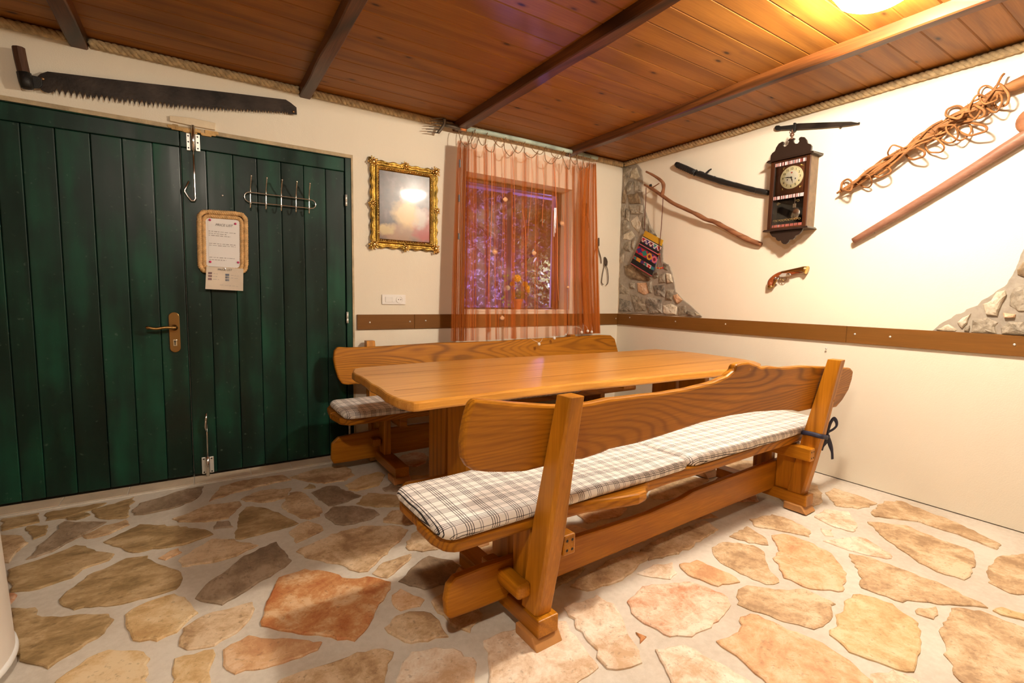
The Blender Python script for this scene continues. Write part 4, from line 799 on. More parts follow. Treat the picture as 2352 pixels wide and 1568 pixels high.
for i, x in enumerate((575, 611, 646, 680, 710)):
    yt = 441+(x-574)*.127; yb = 464+(x-574)*.10; yy = 404+(x-577)*.131
    u = smoothline([PA(x, yb, .026), PA(x, yt, .026), PA(x, yt-8, .030), PA(x+1, yy+14, .055), PA(x+2, yy, .075)], 4)
    hk = build(MB().tube(u, .0036, 8), 'hook', CHROME, rk, smooth=True); build(MB().ball(u[-1], .0062, 10, 7), 'hook_ball', CHROME, hk, smooth=True)
    l = smoothline([PA(x, yt, .026), PA(x, yb+2, .027), PA(x, yb+11, .034), PA(x, yb+12, .046), PA(x, yb+3, .052)], 4)
    h2 = build(MB().tube(l, .0036, 8), 'hook', CHROME, rk, smooth=True); build(MB().ball(l[-1], .0062, 10, 7), 'hook_ball', CHROME, h2, smooth=True)
# ================================================================= text
def text(s, size, c, right, up, mat, parent, name='lettering', depth=.0006, ital=0, align='CENTER', bold=0):
    cu = bpy.data.curves.new(name, 'FONT'); cu.body = s; cu.size = size; cu.align_x = align; cu.align_y = 'CENTER'; cu.extrude = depth; cu.shear = ital; cu.offset = bold
    o = bpy.data.objects.new('tmp_text', cu); COL.objects.link(o); bpy.context.view_layer.update()
    me = bpy.data.meshes.new_from_object(o.evaluated_get(bpy.context.evaluated_depsgraph_get())); bpy.data.objects.remove(o); bpy.data.curves.remove(cu)
    r, u = Vector(right), Vector(up); nn = r.cross(u); Mx = Matrix((( r.x, u.x, nn.x, c[0]), (r.y, u.y, nn.y, c[1]), (r.z, u.z, nn.z, c[2]), (0,0,0,1)))
    me.transform(Mx); me.materials.clear(); me.materials.append(mat); q = bpy.data.objects.new(name, me); COL.objects.link(q); q.parent = parent
    if parent.type == 'EMPTY': q.matrix_parent_inverse = Matrix.Translation(-parent.location)
    return q
# ================================================================= ROPE-FRAMED NOTICE
nb = thing('notice_board', 'white price list sheet in a double golden rope frame on the door', 'notice', PA(511, 556, .02))
def ropeloop(c4, r, rad, pitch, name, d):
    P = [PA(x, y, d) for x, y in c4]; path = []
    for i in range(4):
        a, b, c = P[(i-1) % 4], P[i], P[(i+1) % 4]; e1 = b+(a-b).normalized()*r; e2 = b+(c-b).normalized()*r
        for j in range(9): t = j/8; path.append(e1.lerp(b, t).lerp(b.lerp(e2, t), t))
    L = []; tot = 0; m = len(path)
    dense = []
    for i in range(m):
        a, b = path[i], path[(i+1) % m]; k = max(1, int((b-a).length/.0055))
        for j in range(k): dense.append(a.lerp(b, j/k))
    tot = sum((dense[(i+1) % len(dense)]-dense[i]).length for i in range(len(dense))); turns = round(tot/pitch); mb = MB(); acc = 0; PP = [[], [], []]
    for i, p in enumerate(dense):
        t = (dense[(i+1) % len(dense)]-dense[i-1]).normalized(); e = Vector((0, 1, 0)); g = t.cross(e)
        for s in range(3): q = 2*math.pi*(acc/tot*turns+s/3); PP[s].append(p+(e*math.cos(q)+g*math.sin(q))*rad*.5)
        acc += (dense[(i+1) % len(dense)]-p).length
    for s in range(3): mb.tube(PP[s], rad*.56, 6, closed=True)
    return build(mb, name, JUTE, nb, smooth=True)
ropeloop([(457,485),(564,492),(565,626),(460,623)], .045, .0145, .034, 'outer_rope', .016)
ropeloop([(467,495),(555,501),(556,620),(469,617)], .035, .0125, .034, 'inner_rope', .016)
bk = [PA(x, y, .004) for x, y in ((468,498),(554,503),(555,618),(470,615))]; build(MB().slab(bk, (0, -.008, 0)), 'board', plain('backing_board', (.62,.44,.24), .7), nb)
sh = build(MB().slab([PA(x, y, .016) for x, y in ((471.5,500),(552,506),(553,616),(474,611))], (0, -.0012, 0)), 'sheet', PAPER, nb)
sh2 = build(MB().slab([PA(x, y, .018) for x, y in ((477,503),(551,508),(552.5,608),(480,605))], (0, -.0008, 0)), 'price_sheet', PAPER, nb)
for x, y in ((482,505),(540.5,514),(483,601),(547,602.5)): build(MB().lathe(PA(x, y, .019), [(.0065, 0), (.0065, .003), (.004, .007), (.0001, .008)], (0,-1,0), 12), 'push_pin', PINK, nb, smooth=True)
c = PA(514.5, 517.5, .0196); text('PRICE LIST', .019, c, (1,0,0), (0,0,1), INK, sh2, ital=.25)
def lines(rows, d, par, mat, h=.0022, seed=1):
    rr = random.Random(seed); mb = MB()
    for x0, y0, x1, y1 in rows:
        a, b = PA(x0, y0, d), PA(x1, y1, d); L = (b-a).length; t = 0
        while t < L:
            w = rr.uniform(.006, .022); e = min(L, t+w); p, q2 = a.lerp(b, t/L), a.lerp(b, e/L); hh = h*rr.uniform(.7, 1.2)
            mb.box((p.x, p.y-.0004, p.z-hh), (q2.x, p.y+.0002, p.z+hh*.6)); t = e+rr.uniform(.003, .006)
    o = build(mb, 'print_lines', mat, par); o['kind'] = 'stuff'
GREYI = plain('grey_print', (.38,.34,.32), .7)
lines([(479,530,541,536),(479,535,522,539),(479,539.5,530,544),(480,558,541,563),(480,562.5,541,567),(481,590,539,594),(481,595.5,520,598)], .0196, sh2, GREYI)
cdl = build(MB().slab([PA(x, y, .034) for x, y in ((474,611.5),(559,617),(558.5,668),(471.5,663.5))], (0, .0012, 0)), 'laminated_card', CARD, nb, bevel=.0005)
text('PRICE LIST', .016, PA(517, 619.5, .0348), (1,0,0), (0,0,1), INK, cdl)
for x, y in ((482.5,627),(482.5,633.7),(482,640.5),(522,631),(522,637),(522,643)):
    a = PA(x-4.5, y-2.5, .0345); b = PA(x+4.5, y+2.5, .0345); build(MB().box((a.x, a.y-.0003, b.z), (b.x, a.y+.0003, a.z)), 'thumbnail', plain('thumb_%d' % int(x+y), random.choice([(.22,.12,.12), (.12,.14,.2), (.2,.2,.22)]), .4, var=.5, bscale=300), cdl)
lines([(490,628,500,629),(490,634.5,499,635),(489,641,503,642),(530,632,548,634),(530,638,546,640),(505,654,548,658)], .0345, cdl, GREYI, .0012, 3)
build(MB().tube([PA(516, 614, .036), PA(518, 618, .038), PA(515, 620, .04)], .002, 6), 'hanging_clip', CHROME, nb)
# ================================================================= RAKE serving as curtain pole
rake = thing('rake_pole', 'old garden rake with a worn mint handle serving as curtain pole', 'rake', PA(1200, 322, .09))
RD = .085
ph = [PA(x, y, RD) for x, y in ((1058,294),(1130,307),(1200,322),(1290,343),(1372,363))]
for p in ph: p.y = -RD
build(MB().tube(ph, [.0165, .017, .0165, .016, .0155], 12), 'handle', MINT, rake, smooth=True)
build(MB().tube([PA(1056, 293.6, RD), PA(1070, 296, RD)], .0175, 12), 'orange_band', ORANGE, rake, smooth=True)
build(MB().tube([PA(1022, 287, RD), PA(1040, 290, RD), PA(1058, 294, RD)], [.012, .017, .0175], 12), 'socket', STEEL, rake, smooth=True)
hdp = [PA(1021, 272, RD+.02), PA(1020, 285, RD), PA(1012, 298, RD-.02), PA(1006, 305, RD-.03)]
build(MB().tube(smoothline(hdp, 4), .011, 8), 'head_bar', STEEL, rake, smooth=True)
for i in range(6):
    t = i/5; a = hdp[0].lerp(hdp[-1], t); x = 1019-13*t; y = 275+30*t; q = PA(x-27-4*math.sin(i*2), y-3+1*t, a.y*-1)
    build(MB().tube([a, a.lerp(q, .6)+Vector((0,0,.002)), q], [.0045, .0038, .0016], 7), 'tine', STEEL, rake, smooth=True)
for x, y in ((1061, 300), (1093, 306), (1127, 311), (1165, 320), (1216, 333), (1260, 344), (1302, 354)):
    q = PA(x, y, RD); build(MB().tube([Vector((q.x, -.001, q.z+.035)), Vector((q.x, -RD*.5, q.z+.004)), Vector((q.x, -RD-.004, q.z-.004)), Vector((q.x, -RD-.006, q.z+.006))], .0018, 6), 'nail_hook', ROPE, rake, smooth=True)
# ================================================================= NET CURTAIN
def netmat(name, base, thr, col):
    m = bpy.data.materials.new(name); m.use_nodes = True; nt = m.node_tree; nt.nodes.clear(); o = N(nt, 'ShaderNodeOutputMaterial')
    di = N(nt, 'ShaderNodeBsdfDiffuse'); di.inputs[0].default_value = (*col, 1); tl = N(nt, 'ShaderNodeBsdfTranslucent'); tl.inputs[0].default_value = (*col, 1); mx = N(nt, 'ShaderNodeMixShader'); mx.inputs[0].default_value = .4
    nt.links.new(di.outputs[0], mx.inputs[1]); nt.links.new(tl.outputs[0], mx.inputs[2])
    uv = N(nt, 'ShaderNodeUVMap'); uv.uv_map = 'net'; sp = N(nt, 'ShaderNodeSeparateXYZ'); nt.links.new(uv.outputs[0], sp.inputs[0])
    def ln(e): f = math_(nt, 'ABSOLUTE', math_(nt, 'SUBTRACT', math_(nt, 'FRACT', math_(nt, 'DIVIDE', e, .0075)), .5)); return math_(nt, 'LESS_THAN', f, thr)
    l1 = ln(math_(nt, 'ADD', math_(nt, 'ADD', sp.outputs[0], sp.outputs[1]), 50)); l2 = ln(math_(nt, 'ADD', math_(nt, 'SUBTRACT', sp.outputs[0], sp.outputs[1]), 50))
    f = math_(nt, 'MAXIMUM', math_(nt, 'MAXIMUM', l1, l2), base)
    tr = N(nt, 'ShaderNodeBsdfTransparent'); m2 = N(nt, 'ShaderNodeMixShader'); nt.links.new(f, m2.inputs[0]); nt.links.new(tr.outputs[0], m2.inputs[1]); nt.links.new(mx.outputs[0], m2.inputs[2]); nt.links.new(m2.outputs[0], o.inputs[0]); return m
NET = netmat('orange_net', .0, .062, (1.0,.33,.065))
cur = thing('net_curtain', 'sheer orange net curtain with shells gathered at both sides of the window', 'curtain', (-1.05, -.10, 1.5))
rc = random.Random(5)
CY = -.13
def XW(px, py): return onplane(px, py, (0, CY, 0), (0, 1, 0))
# top line and bottom line of the net in the photo; parameter s -> pixel columns
topc = [(1050,322),(1100,328),(1160,341),(1220,350),(1290,362),(1340,370),(1368,374)]; botc = [(1034,783),(1100,782),(1160,778),(1220,776),(1290,770),(1340,766),(1374,765)]
def lerpl(c, s):
    k = s*(len(c)-1); i = min(int(k), len(c)-2); t = k-i; return c[i][0]+(c[i+1][0]-c[i][0])*t, c[i][1]+(c[i+1][1]-c[i][1])*t
path = []  # (s along the curtain, depth offset, arc)
s_ = 0.0; dens = lambda s: 5.0 if s < .085 else (5.2 if s > .87 else 1)
pleats = [.11, .135, .20, .262, .33, .372, .45, .53, .62, .70, .755, .80, .84]
pts = []; s = 0.0
while s < 1:
    if dens(s) > 1:
        w = rc.uniform(.012, .022); pts += [(s, rc.uniform(-.012, .002)), (s+w, rc.uniform(.0, .014)), (s+w*.25, rc.uniform(-.016, -.004)), (s+w*.9, rc.uniform(.004, .018)), (s+w*.35, -.002)]; s += w*.26
    else:
        nxt = [p for p in pleats if p > s+.004 and p < .87]
        e = min(nxt+[.87])
        k = max(1, int((e-s)/.02))
        for j in range(k): pts.append((s+(e-s)*j/k, .004*math.sin((s+(e-s)*j/k)*60)))
        if e < .87:
            w = rc.choice([.008, .010, .014, .020]); pts += [(e, -.004), (e+w, .008), (e+.001, .014), (e+w*1.02, -.006), (e+.002, -.012), (e+w, .002)]; s = e+w
        else: s = e+.001
nr = 26; vs = []; fs = []; uvs = []; arc = [0]
wpx = 330
for (a, da), (b, db) in zip(pts, pts[1:]): arc.append(arc[-1]+math.hypot((b-a)*1.45, db-da))
lean = [rc.uniform(-.018, .018) for _ in range(40)]
for j in range(nr+1):
    t = j/nr
    for i, (s, d) in enumerate(pts):
        bell = 0
        if s < .1: bell = -.02*math.sin(t*3.0)*(1-s/.1)
        sh = lean[int(s*39.9) % 40]*t*(1 if .1 < s < .85 else .2)
        ss = max(-.03, min(1.03, s+bell*.6+sh)); narrow = .35+.65*min(1, t*1.6)
        tx, ty = lerpl(topc, max(0, min(1, ss))); bx, by = lerpl(botc, max(0, min(1, ss+(s-ss)*0)))
        if s > .86: k = math.sin(math.pi*min(1, t*1.05)); tx += 0; bx += 0; ex = -14*(1-(s-.86)/.14)*math.sin(math.pi*t*.9)
        else: ex = 0
        p = XW(tx+(bx-tx)*t+ex, ty+(by-ty)*t)
        if j == 0: p.z += .010*math.sin(i*1.7)-.008
        vs.append((p.x, p.y+d*(1+t)-.025*t*t*(0 if s < .05 else 1)*.4, p.z)); uvs.append((arc[i], 1.6*(1-t)))
m = len(pts)
for j in range(nr):
    for i in range(m-1): fs.append((j*m+i, j*m+i+1, (j+1)*m+i+1, (j+1)*m+i))
net = build(MB().add(vs, fs), 'net', NET, cur, smooth=True)
uvl = net.data.uv_layers.new(name='net')
for lp in net.data.loops: uvl.data[lp.index].uv = uvs[lp.vertex_index]
# gathered threads hanging in vertical pleats (visible as darker cords), and the wire swags at the top
TH_ = plain('orange_cord', (.80,.24,.08), .8); WIRE = plain('twig_wire', (.26,.14,.06), .7)
swag = [(1054,300,1060,326,1072,335,1080,318),(1072,300,1078,330,1086,318,1090,304),(1085,304,1082,335,1092,340,1098,322),(1098,308,1104,330,1112,332,1118,311),(1117,311,1116,340,1132,349,1137,330),(1133,315,1146,336,1155,336,1160,322),(1158,322,1160,345,1172,358,1183,345),(1173,325,1186,350,1196,348,1204,332),(1204,332,1206,352,1220,362,1232,354),(1222,336,1230,350,1242,354,1252,343),(1251,343,1254,368,1268,376,1280,362),(1266,345,1270,358,1284,364,1293,352),(1291,352,1300,380,1308,388,1310,366),(1308,353,1318,376,1326,374,1325,360),(1324,358,1330,388,1338,386,1339,362),(1339,362,1344,385,1352,378,1355,366)]
for w in swag:
    P = smoothline([PA(w[0], w[1]-2, RD+.012), PA(w[0], w[1]+5, RD+.03), PA(w[2], w[3], -CY+.012), PA(w[4], w[5], -CY+.014), PA(w[6], w[7], -CY+.006), PA(w[6]+2, w[7]-6, RD+.02)], 5)
    build(MB().tube(P, .0028, 6), 'wire_swag', WIRE, cur, smooth=True)
for x0, y0, x1, y1, r_ in ((1126,345,1121,720,.0025),(1174,350,1182,690,.002),(1243,378,1246,520,.002),(1268,372,1283,690,.003),(1287,470,1297,655,.0014),(1197,480,1210,640,.002),(1218,360,1212,560,.0016),(1150,400,1149,730,.0014)):
    P = [XW(x0+(x1-x0)*t+3*math.sin(t*5), y0+(y1-y0)*t)+Vector((0,-.016,0)) for t in [k/10 for k in range(11)]]; build(MB().tube(P, r_, 6), 'hanging_cord', TH_, cur, smooth=True)
for i, p0 in enumerate(((1053.5,368,386,'dark upper clip'),(1052,448,464,''),(1051,536,550,''))):
    q0, q1 = XW(p0[0], p0[1])+Vector((0,-.02,0)), XW(p0[0], p0[2])+Vector((0,-.02,0)); build(MB().box((q0.x-.005, q0.y-.003, q1.z), (q0.x+.005, q0.y+.003, q0.z)), 'weight_clip', plain('dark_clip_%d' % i, (.06,.06,.07), .5), cur, bevel=.001)
SHELL = plain('peach_shell', (.76,.40,.20), .5, bump=.6, bscale=120, var=.15)
def shell(px, py, kind, label, r=.021):
    c = XW(px, py)+Vector((0, -.035, 0)); mb = MB()
    if kind == 'scallop':
        vs = [(c.x, c.y, c.z+r*.9)]; n = 21; fs = []
        rows = 5
        for k in range(1, rows+1):
            for i in range(n):
                q = math.radians(-150+120*i/(n-1)); rr = r*1.9*k/rows*(1+.03*math.cos(i*math.pi)); vs.append((c.x+rr*.62*math.cos(q)*1.15, c.y-.010*math.sin(math.pi*k/rows*.9)-.0015*math.cos(i*math.pi)*k/rows, c.z+r*.9+rr*math.sin(q)))
        for i in range(n-1): fs.append((0, 1+i, 2+i))
        for k in range(rows-1):
            for i in range(n-1): a = 1+k*n+i; fs.append((a, a+1, a+n+1, a+n))
        mb.add(vs, fs); o = build(mb, 'shell', SHELL, smooth=True); so = o.modifiers.new('s', 'SOLIDIFY'); so.thickness = .002
    else:
        mb.ball(c, r*.75, 14, 9, (1, .55, .8))
        for i in range(13):
            q = 2*math.pi*i/13; a = c+Vector((math.cos(q)*r*.6, 0, math.sin(q)*r*.5)); mb.tube([a, a+Vector((math.cos(q)*r*.7, -.003, math.sin(q)*r*.6))], [r*.2, r*.05], 6)
        o = build(mb, 'shell', SHELL, smooth=True)
    return tag(o, label, 'shell', None)
shell(1154, 459, 'scallop', 'round peach scallop shell hanging highest on the net curtain'); shell(1131, 579, 'spiky', 'spiky peach shell on the left half of the net curtain')
shell(1220, 581, 'scallop', 'ribbed peach scallop shell on the net curtain above the yellow flowers'); shell(1285, 514, 'spiky', 'knobbly peach shell by the right window frame')
shell(1147, 729, 'scallop', 'peach scallop shell low on the net over the brown rail'); shell(1297, 659, 'scallop', 'small pale shell on a thread by the right reveal', .013)
FL = plain('white_cork_float', (.80,.75,.68), .6, bump=.4)
STR = plain('white_string', (.78,.70,.60), .8)
def floatball(x, y, d, r, s, label):
    c = PA(x, y, d); t = thing('net_float', label, 'float', c, 'white floats on strings along the curtain hem')
    build(MB().lathe(c+Vector((0,0,-r)), [(r*.25, 0), (r*.75, r*.25), (r, r*.8), (r, r*1.2), (r*.75, r*1.75), (r*.25, r*2)], (0,0,1), 16), 'float_ball', FL, t, smooth=True)
    for pl_ in s: build(MB().tube(smoothline([c+Vector((0,0,r*.9))]+[PA(a, b, dd) for a, b, dd in pl_], 5), .0014, 5), 'string', STR, t, smooth=True)
floatball(1238, 790, .215, .0125, [[(1226,781,.2),(1216,775,.13)], [(1244,782,.2),(1246,774,.13)]], 'white float hanging furthest left, over the bench backrest front')
floatball(1273, 776, .20, .013, [[(1272,768,.15)]], 'white float on the top edge of the backrest, second from left')
floatball(1300, 768, .17, .007, [[(1304,762,.15),(1312,754,.14)]], 'tiny white float lying between the larger floats')
floatball(1336, 763, .185, .0125, [[(1334,754,.16),(1322,750,.15),(1310,756,.14)], [(1340,752,.15),(1338,742,.13)]], 'white float at the right hem, left one of three close together')
floatball(1350, 760, .185, .012, [[(1347,750,.15),(1340,744,.13)]], 'white float at the right hem, middle one of three close together')
floatball(1359, 762, .185, .0115, [[(1360,752,.15),(1356,742,.13)]], 'white float at the right hem, right one of three close together')
# ================================================================= POT OF YELLOW FLOWERS
pot = thing('flower_pot', 'small terracotta pot of yellow flowers on the window sill', 'plant', (0, 0, 0))
pc = onplane(1189, 708, (0, .055, 0), (0, 1, 0)); pc.z = WZ0+.003; pot.location = pc
build(MB().lathe(pc, [(.028, 0), (.036, .07), (.041, .071), (.042, .088), (.037, .088), (.034, .078), (.0001, .077)], (0,0,1), 28), 'pot', TERRA, pot, smooth=False)
sc = MB()
rp = random.Random(3)
heads = [(1188, 639, .036), (1206, 652, .026), (1211, 661, .026), (1176, 652, .022), (1213, 668, .018)]
for x, y, r in heads: h = onplane(x, y, (0, .045, 0), (0, 1, 0)); sc.tube(smoothline([pc+Vector((0,0,.075)), pc+Vector((0,0,.12))+(h-pc)*.25, h], 4), .0016, 6)
build(sc, 'stems', LEAF2, pot, smooth=True)
YEL = plain('yellow_petal', (.90,.58,.03), .55, var=.12, bscale=80); WHT = plain('white_petal', (.78,.74,.60), .55)
def flower(c, r, mat, name='flower', npet=34):
    mb = MB()
    for i in range(npet):
        a = math.acos(1-2*(i+.5)/npet); q = i*2.4; d = Vector((math.sin(a)*math.cos(q), math.sin(a)*math.sin(q), math.cos(a))); t = d.orthogonal().normalized(); w = d.cross(t); p = c+d*r*.55; s = r*.55
        mb.add([p, p+t*s*.5+d*s*.35, p+d*s*.85+w*s*.2, p-t*s*.5+d*s*.35], [(0,1,2,3)]); mb.add([p, p+w*s*.5+d*s*.3, p+d*s*.75, p-w*s*.5+d*s*.3], [(0,1,2,3)])
    mb.ball(c, r*.6, 8, 6); return build(mb, name, mat, pot)
for x, y, r in heads: flower(onplane(x, y, (0, .045, 0), (0, 1, 0)), r, YEL)
flower(onplane(1166, 661, (0, .045, 0), (0, 1, 0)), .024, WHT, 'white_flower'); flower(onplane(1188, 666, (0, .03, 0), (0, 1, 0)), .012, WHT, 'white_flower', 16)
mb = MB()
for i in range(120):
    q = rp.uniform(0, 6.28); rr = rp.uniform(.005, .05); p = pc+Vector((math.cos(q)*rr, math.sin(q)*rr*.6, .085+rp.uniform(0, .06))); a = Vector((math.cos(q), math.sin(q)*.5, rp.uniform(-.2, .8))).normalized(); b = a.orthogonal().normalized(); s = rp.uniform(.02, .035)
    mb.add([p, p+a*s*.5+b*s*.32, p+a*s, p+a*s*.5-b*s*.32], [(0,1,2,3)])
o = build(mb, 'foliage', LEAF2, pot); o['kind'] = 'stuff'
mb = MB()
for x, y in ((1158,634),(1166,633),(1157,682),(1153,686),(1155,694),(1168,700),(1161,645)):
    p = onplane(x, y, (0, .07, 0), (0, 1, 0)); mb.add([p+Vector((-.012,0,0)), p+Vector((0,-.004,.012)), p+Vector((.014,0,.003)), p+Vector((0,.004,-.010))], [(0,1,2,3)])
build(mb.tube(smoothline([pc+Vector((-.01,0,.08)), onplane(1163,690,(0,.07,0),(0,1,0)), onplane(1157,660,(0,.07,0),(0,1,0)), onplane(1160,634,(0,.07,0),(0,1,0))], 4), .0014, 5), 'ivy_sprig', plain('bright_ivy', (.22,.42,.07), .45), pot)
# ================================================================= SHEARS on the window wall
def shears(label, pv, tips, ends, r=.006, blade=True, d=.016):
    t = thing('iron_pincers', label, 'pincers', PA(*pv, d))
    for k, (tp, en) in enumerate(zip(tips, ends)):
        P = smoothline([PA(*e, d+.006*(k)) for e in en], 4); build(MB().tube(P, [r*1.1]+[r]*(len(P)-2)+[r*.6], 8), 'handle', STEEL, t, smooth=True)
        build(MB().slab([PA(*q, d+.006*k) for q in tp], (0, .005, 0)), 'jaw', STEEL, t, bevel=.001)
    build(MB().lathe(PA(*pv, d+.008), [(.007, 0), (.005, .004)], (0,-1,0), 10), 'pivot', IRON, t, smooth=True)
shears('small iron pincers on the wall right of the curtain, jaws up', (1391, 608), [[(1388,590),(1390,590),(1392,608),(1387,612)], [(1391,590),(1394,594),(1396,601),(1395,610),(1390,610)]], [[(1390,606),(1387,615),(1384,630),(1382,645),(1383,651),(1386,653.5)], [(1391,608),(1395,618),(1397,635),(1396.5,648),(1394,653),(1392,654)]], .0042)
shears('iron pincers half hidden behind the right edge of the curtain', (1372, 567), [[(1369,546),(1372,546),(1373,566),(1369,568)], [(1374,546),(1377,546),(1377,564),(1373,568)]], [[(1373,566),(1376,578),(1380,592),(1381,605)], [(1371,566),(1366,580),(1363,598),(1362,612)]], .0045)
shears('iron pincers hanging wholly behind the right curtain fold', (1345, 494), [[(1341,466),(1345,466),(1346,492),(1342,494)], [(1347,466),(1351,468),(1350,490),(1345,494)]], [[(1345,492),(1340,505),(1337,518),(1337,527)], [(1346,492),(1350,504),(1352,516),(1352,524)]], .0048)
# ================================================================= CLOCK WALL (plane x = 0, the room lies towards -x)
def PBs(pts, d): return [PB(x, y, d) for x, y in pts]
def pxr(px, py, r, d=0): return (PB(px, py+r, d)-PB(px, py-r, d)).length/2
def btube(pts, r, d, k=4, n=10, name='stick', mat=W_STICK, par=None, dz=None, rough=0):
    P = [PB(x, y, (dz[i] if dz else d)) for i, (x, y) in enumerate(pts)]; R = [pxr(x, y, (r[i] if isinstance(r, list) else r)) for i, (x, y) in enumerate(pts)]
    Q = smoothline(P, k); RR = []
    for i in range(len(R)-1):
        for j in range(k): RR.append(R[i]+(R[i+1]-R[i])*j/k)
    RR.append(R[-1]); RR = [q*(1+rough*noise.noise(p*25)) for q, p in zip(RR, Q)]
    return build(MB().tube(Q, RR, n), name, mat, par, smooth=True)
# ---- bayonet
bay = thing('sheathed_bayonet', 'old bayonet in a dark sheath hanging above the clock', 'bayonet', PB(1875, 288, .02))
build(MB().slab(PBs([(1826,284.5),(1832,283),(1880,281),(1930,279.5),(1955,279),(1966,281),(1973,281.5),(1973,284),(1965,285),(1955,287),(1930,290),(1880,294),(1830,297),(1826,296)], .022), (.012, 0, 0)), 'sheath', RUST, bay, bevel=.003)
build(MB().ball(PB(1973, 282.8, .016), .006, 8, 6), 'sheath_tip', RUST, bay, smooth=True)
build(MB().slab(PBs([(1779,291),(1782,288),(1788,287.5),(1792,289.5),(1805,288),(1822,286),(1823,296),(1806,297),(1792,297.5),(1790,299),(1782,299),(1779,296)], .026), (.016, 0, 0)), 'hilt', IRON, bay, bevel=.004)
build(MB().slab(PBs([(1822,282),(1826,281),(1828,286),(1826,300),(1821,303),(1820,298)], .03), (.02, 0, 0)), 'crossguard', IRON, bay, bevel=.002)
rg = []; c = PB(1820, 299, .02)
for i in range(14): q = 2*math.pi*i/14; rg.append(c+Vector((-.004*math.cos(q), .009*math.cos(q), .011*math.sin(q))))
build(MB().tube(rg, .0022, 6, closed=True), 'muzzle_ring', IRON, bay, smooth=True)
build(MB().slab(PBs([(1927,289),(1934,289),(1932,293),(1929,293)], .02), (.006, 0, 0)), 'frog_stud', RUST, bay)
# ---- sword
swd = thing('sheathed_sword', 'curved black sword in its scabbard running behind the clock', 'sword', PB(1660, 410, .03))
BLK = plain('black_braid', (.012,.012,.012), .55, bump=1, bscale=140)
btube([(1553,377),(1575,386),(1596,396)], [5.5, 6, 6], .035, name='hilt', mat=BLK, par=swd)
mb = MB()
for i in range(9):
    t = i/9; a = PB(1557+38*t, 379+17*t, .035); e = PB(1557+38*(t+.02), 379+17*(t+.02), .035); mb.tube([a, e], pxr(1575, 386, 6.7), 8)
build(mb, 'hilt_binding', IRON, swd)
build(MB().lathe(PB(1597, 396.5, .035), [(.024, -.004), (.026, 0), (.024, .004)], (PB(1610, 402)-PB(1590, 394)), 14), 'handguard', BLK, swd, smooth=True)
build(MB().tube(PBs([(1552,376),(1554,374)], .035), .008, 8), 'pommel_button', STEEL, swd, smooth=True)
btube([(1598,397),(1630,408),(1665,419),(1700,428),(1735,437),(1766,443)], [5.5, 6.2, 6.2, 6, 6.2, 5.6], .032, name='scabbard', mat=IRON, par=swd, rough=.15)
btube([(1618,402),(1622,398),(1628,392),(1634,388)], [3, 2.5, 2, 1.5], .04, name='cord_knot', mat=BLK, par=swd); btube([(1606,395),(1614,398),(1621,402)], [3, 3.5, 2.5], .038, name='cord_knot', mat=BLK, par=swd)
for x, y in ((1640, 410), (1690, 425), (1738, 438)): a = PB(x, y, .032); build(MB().lathe(a, [(.0185, -.004), (.019, 0), (.0185, .004)], PB(x+10, y+3)-PB(x-10, y-3), 12), 'scabbard_band', BLK, swd, smooth=True)
# ---- wooden fork
fk = thing('wooden_fork', 'two-pronged fork of a bent branch hanging left of the clock', 'fork', PB(1600, 490, .06))
FD = .075
btube([(1480,424),(1500,435),(1519,448),(1545,466),(1570,478),(1600,492),(1622,504),(1640,509),(1665,522),(1700,541),(1725,553),(1749,561)], [2, 3.2, 4, 3.8, 4, 4.5, 5, 5, 5, 5.5, 6, 5.5], 0, name='shaft', par=fk, dz=[.10, .095, .09, .085, .075, .065, .055, .05, .042, .034, .028, .024], rough=.25)
btube([(1484,394),(1500,402),(1515,412),(1523,421),(1524,433),(1520,449)], [2, 2.8, 3.2, 3.6, 3.6, 4], 0, name='prong', par=fk, dz=[.11, .105, .10, .098, .093, .09], rough=.25)
btube([(1493,434),(1503,428),(1514,421)], [1.2, 1.2, 1.2], .098, name='brace_twig', par=fk); btube([(1419+75,424),(1419+76,428)], [3, 3], .098, name='nail', mat=IRON, par=fk)
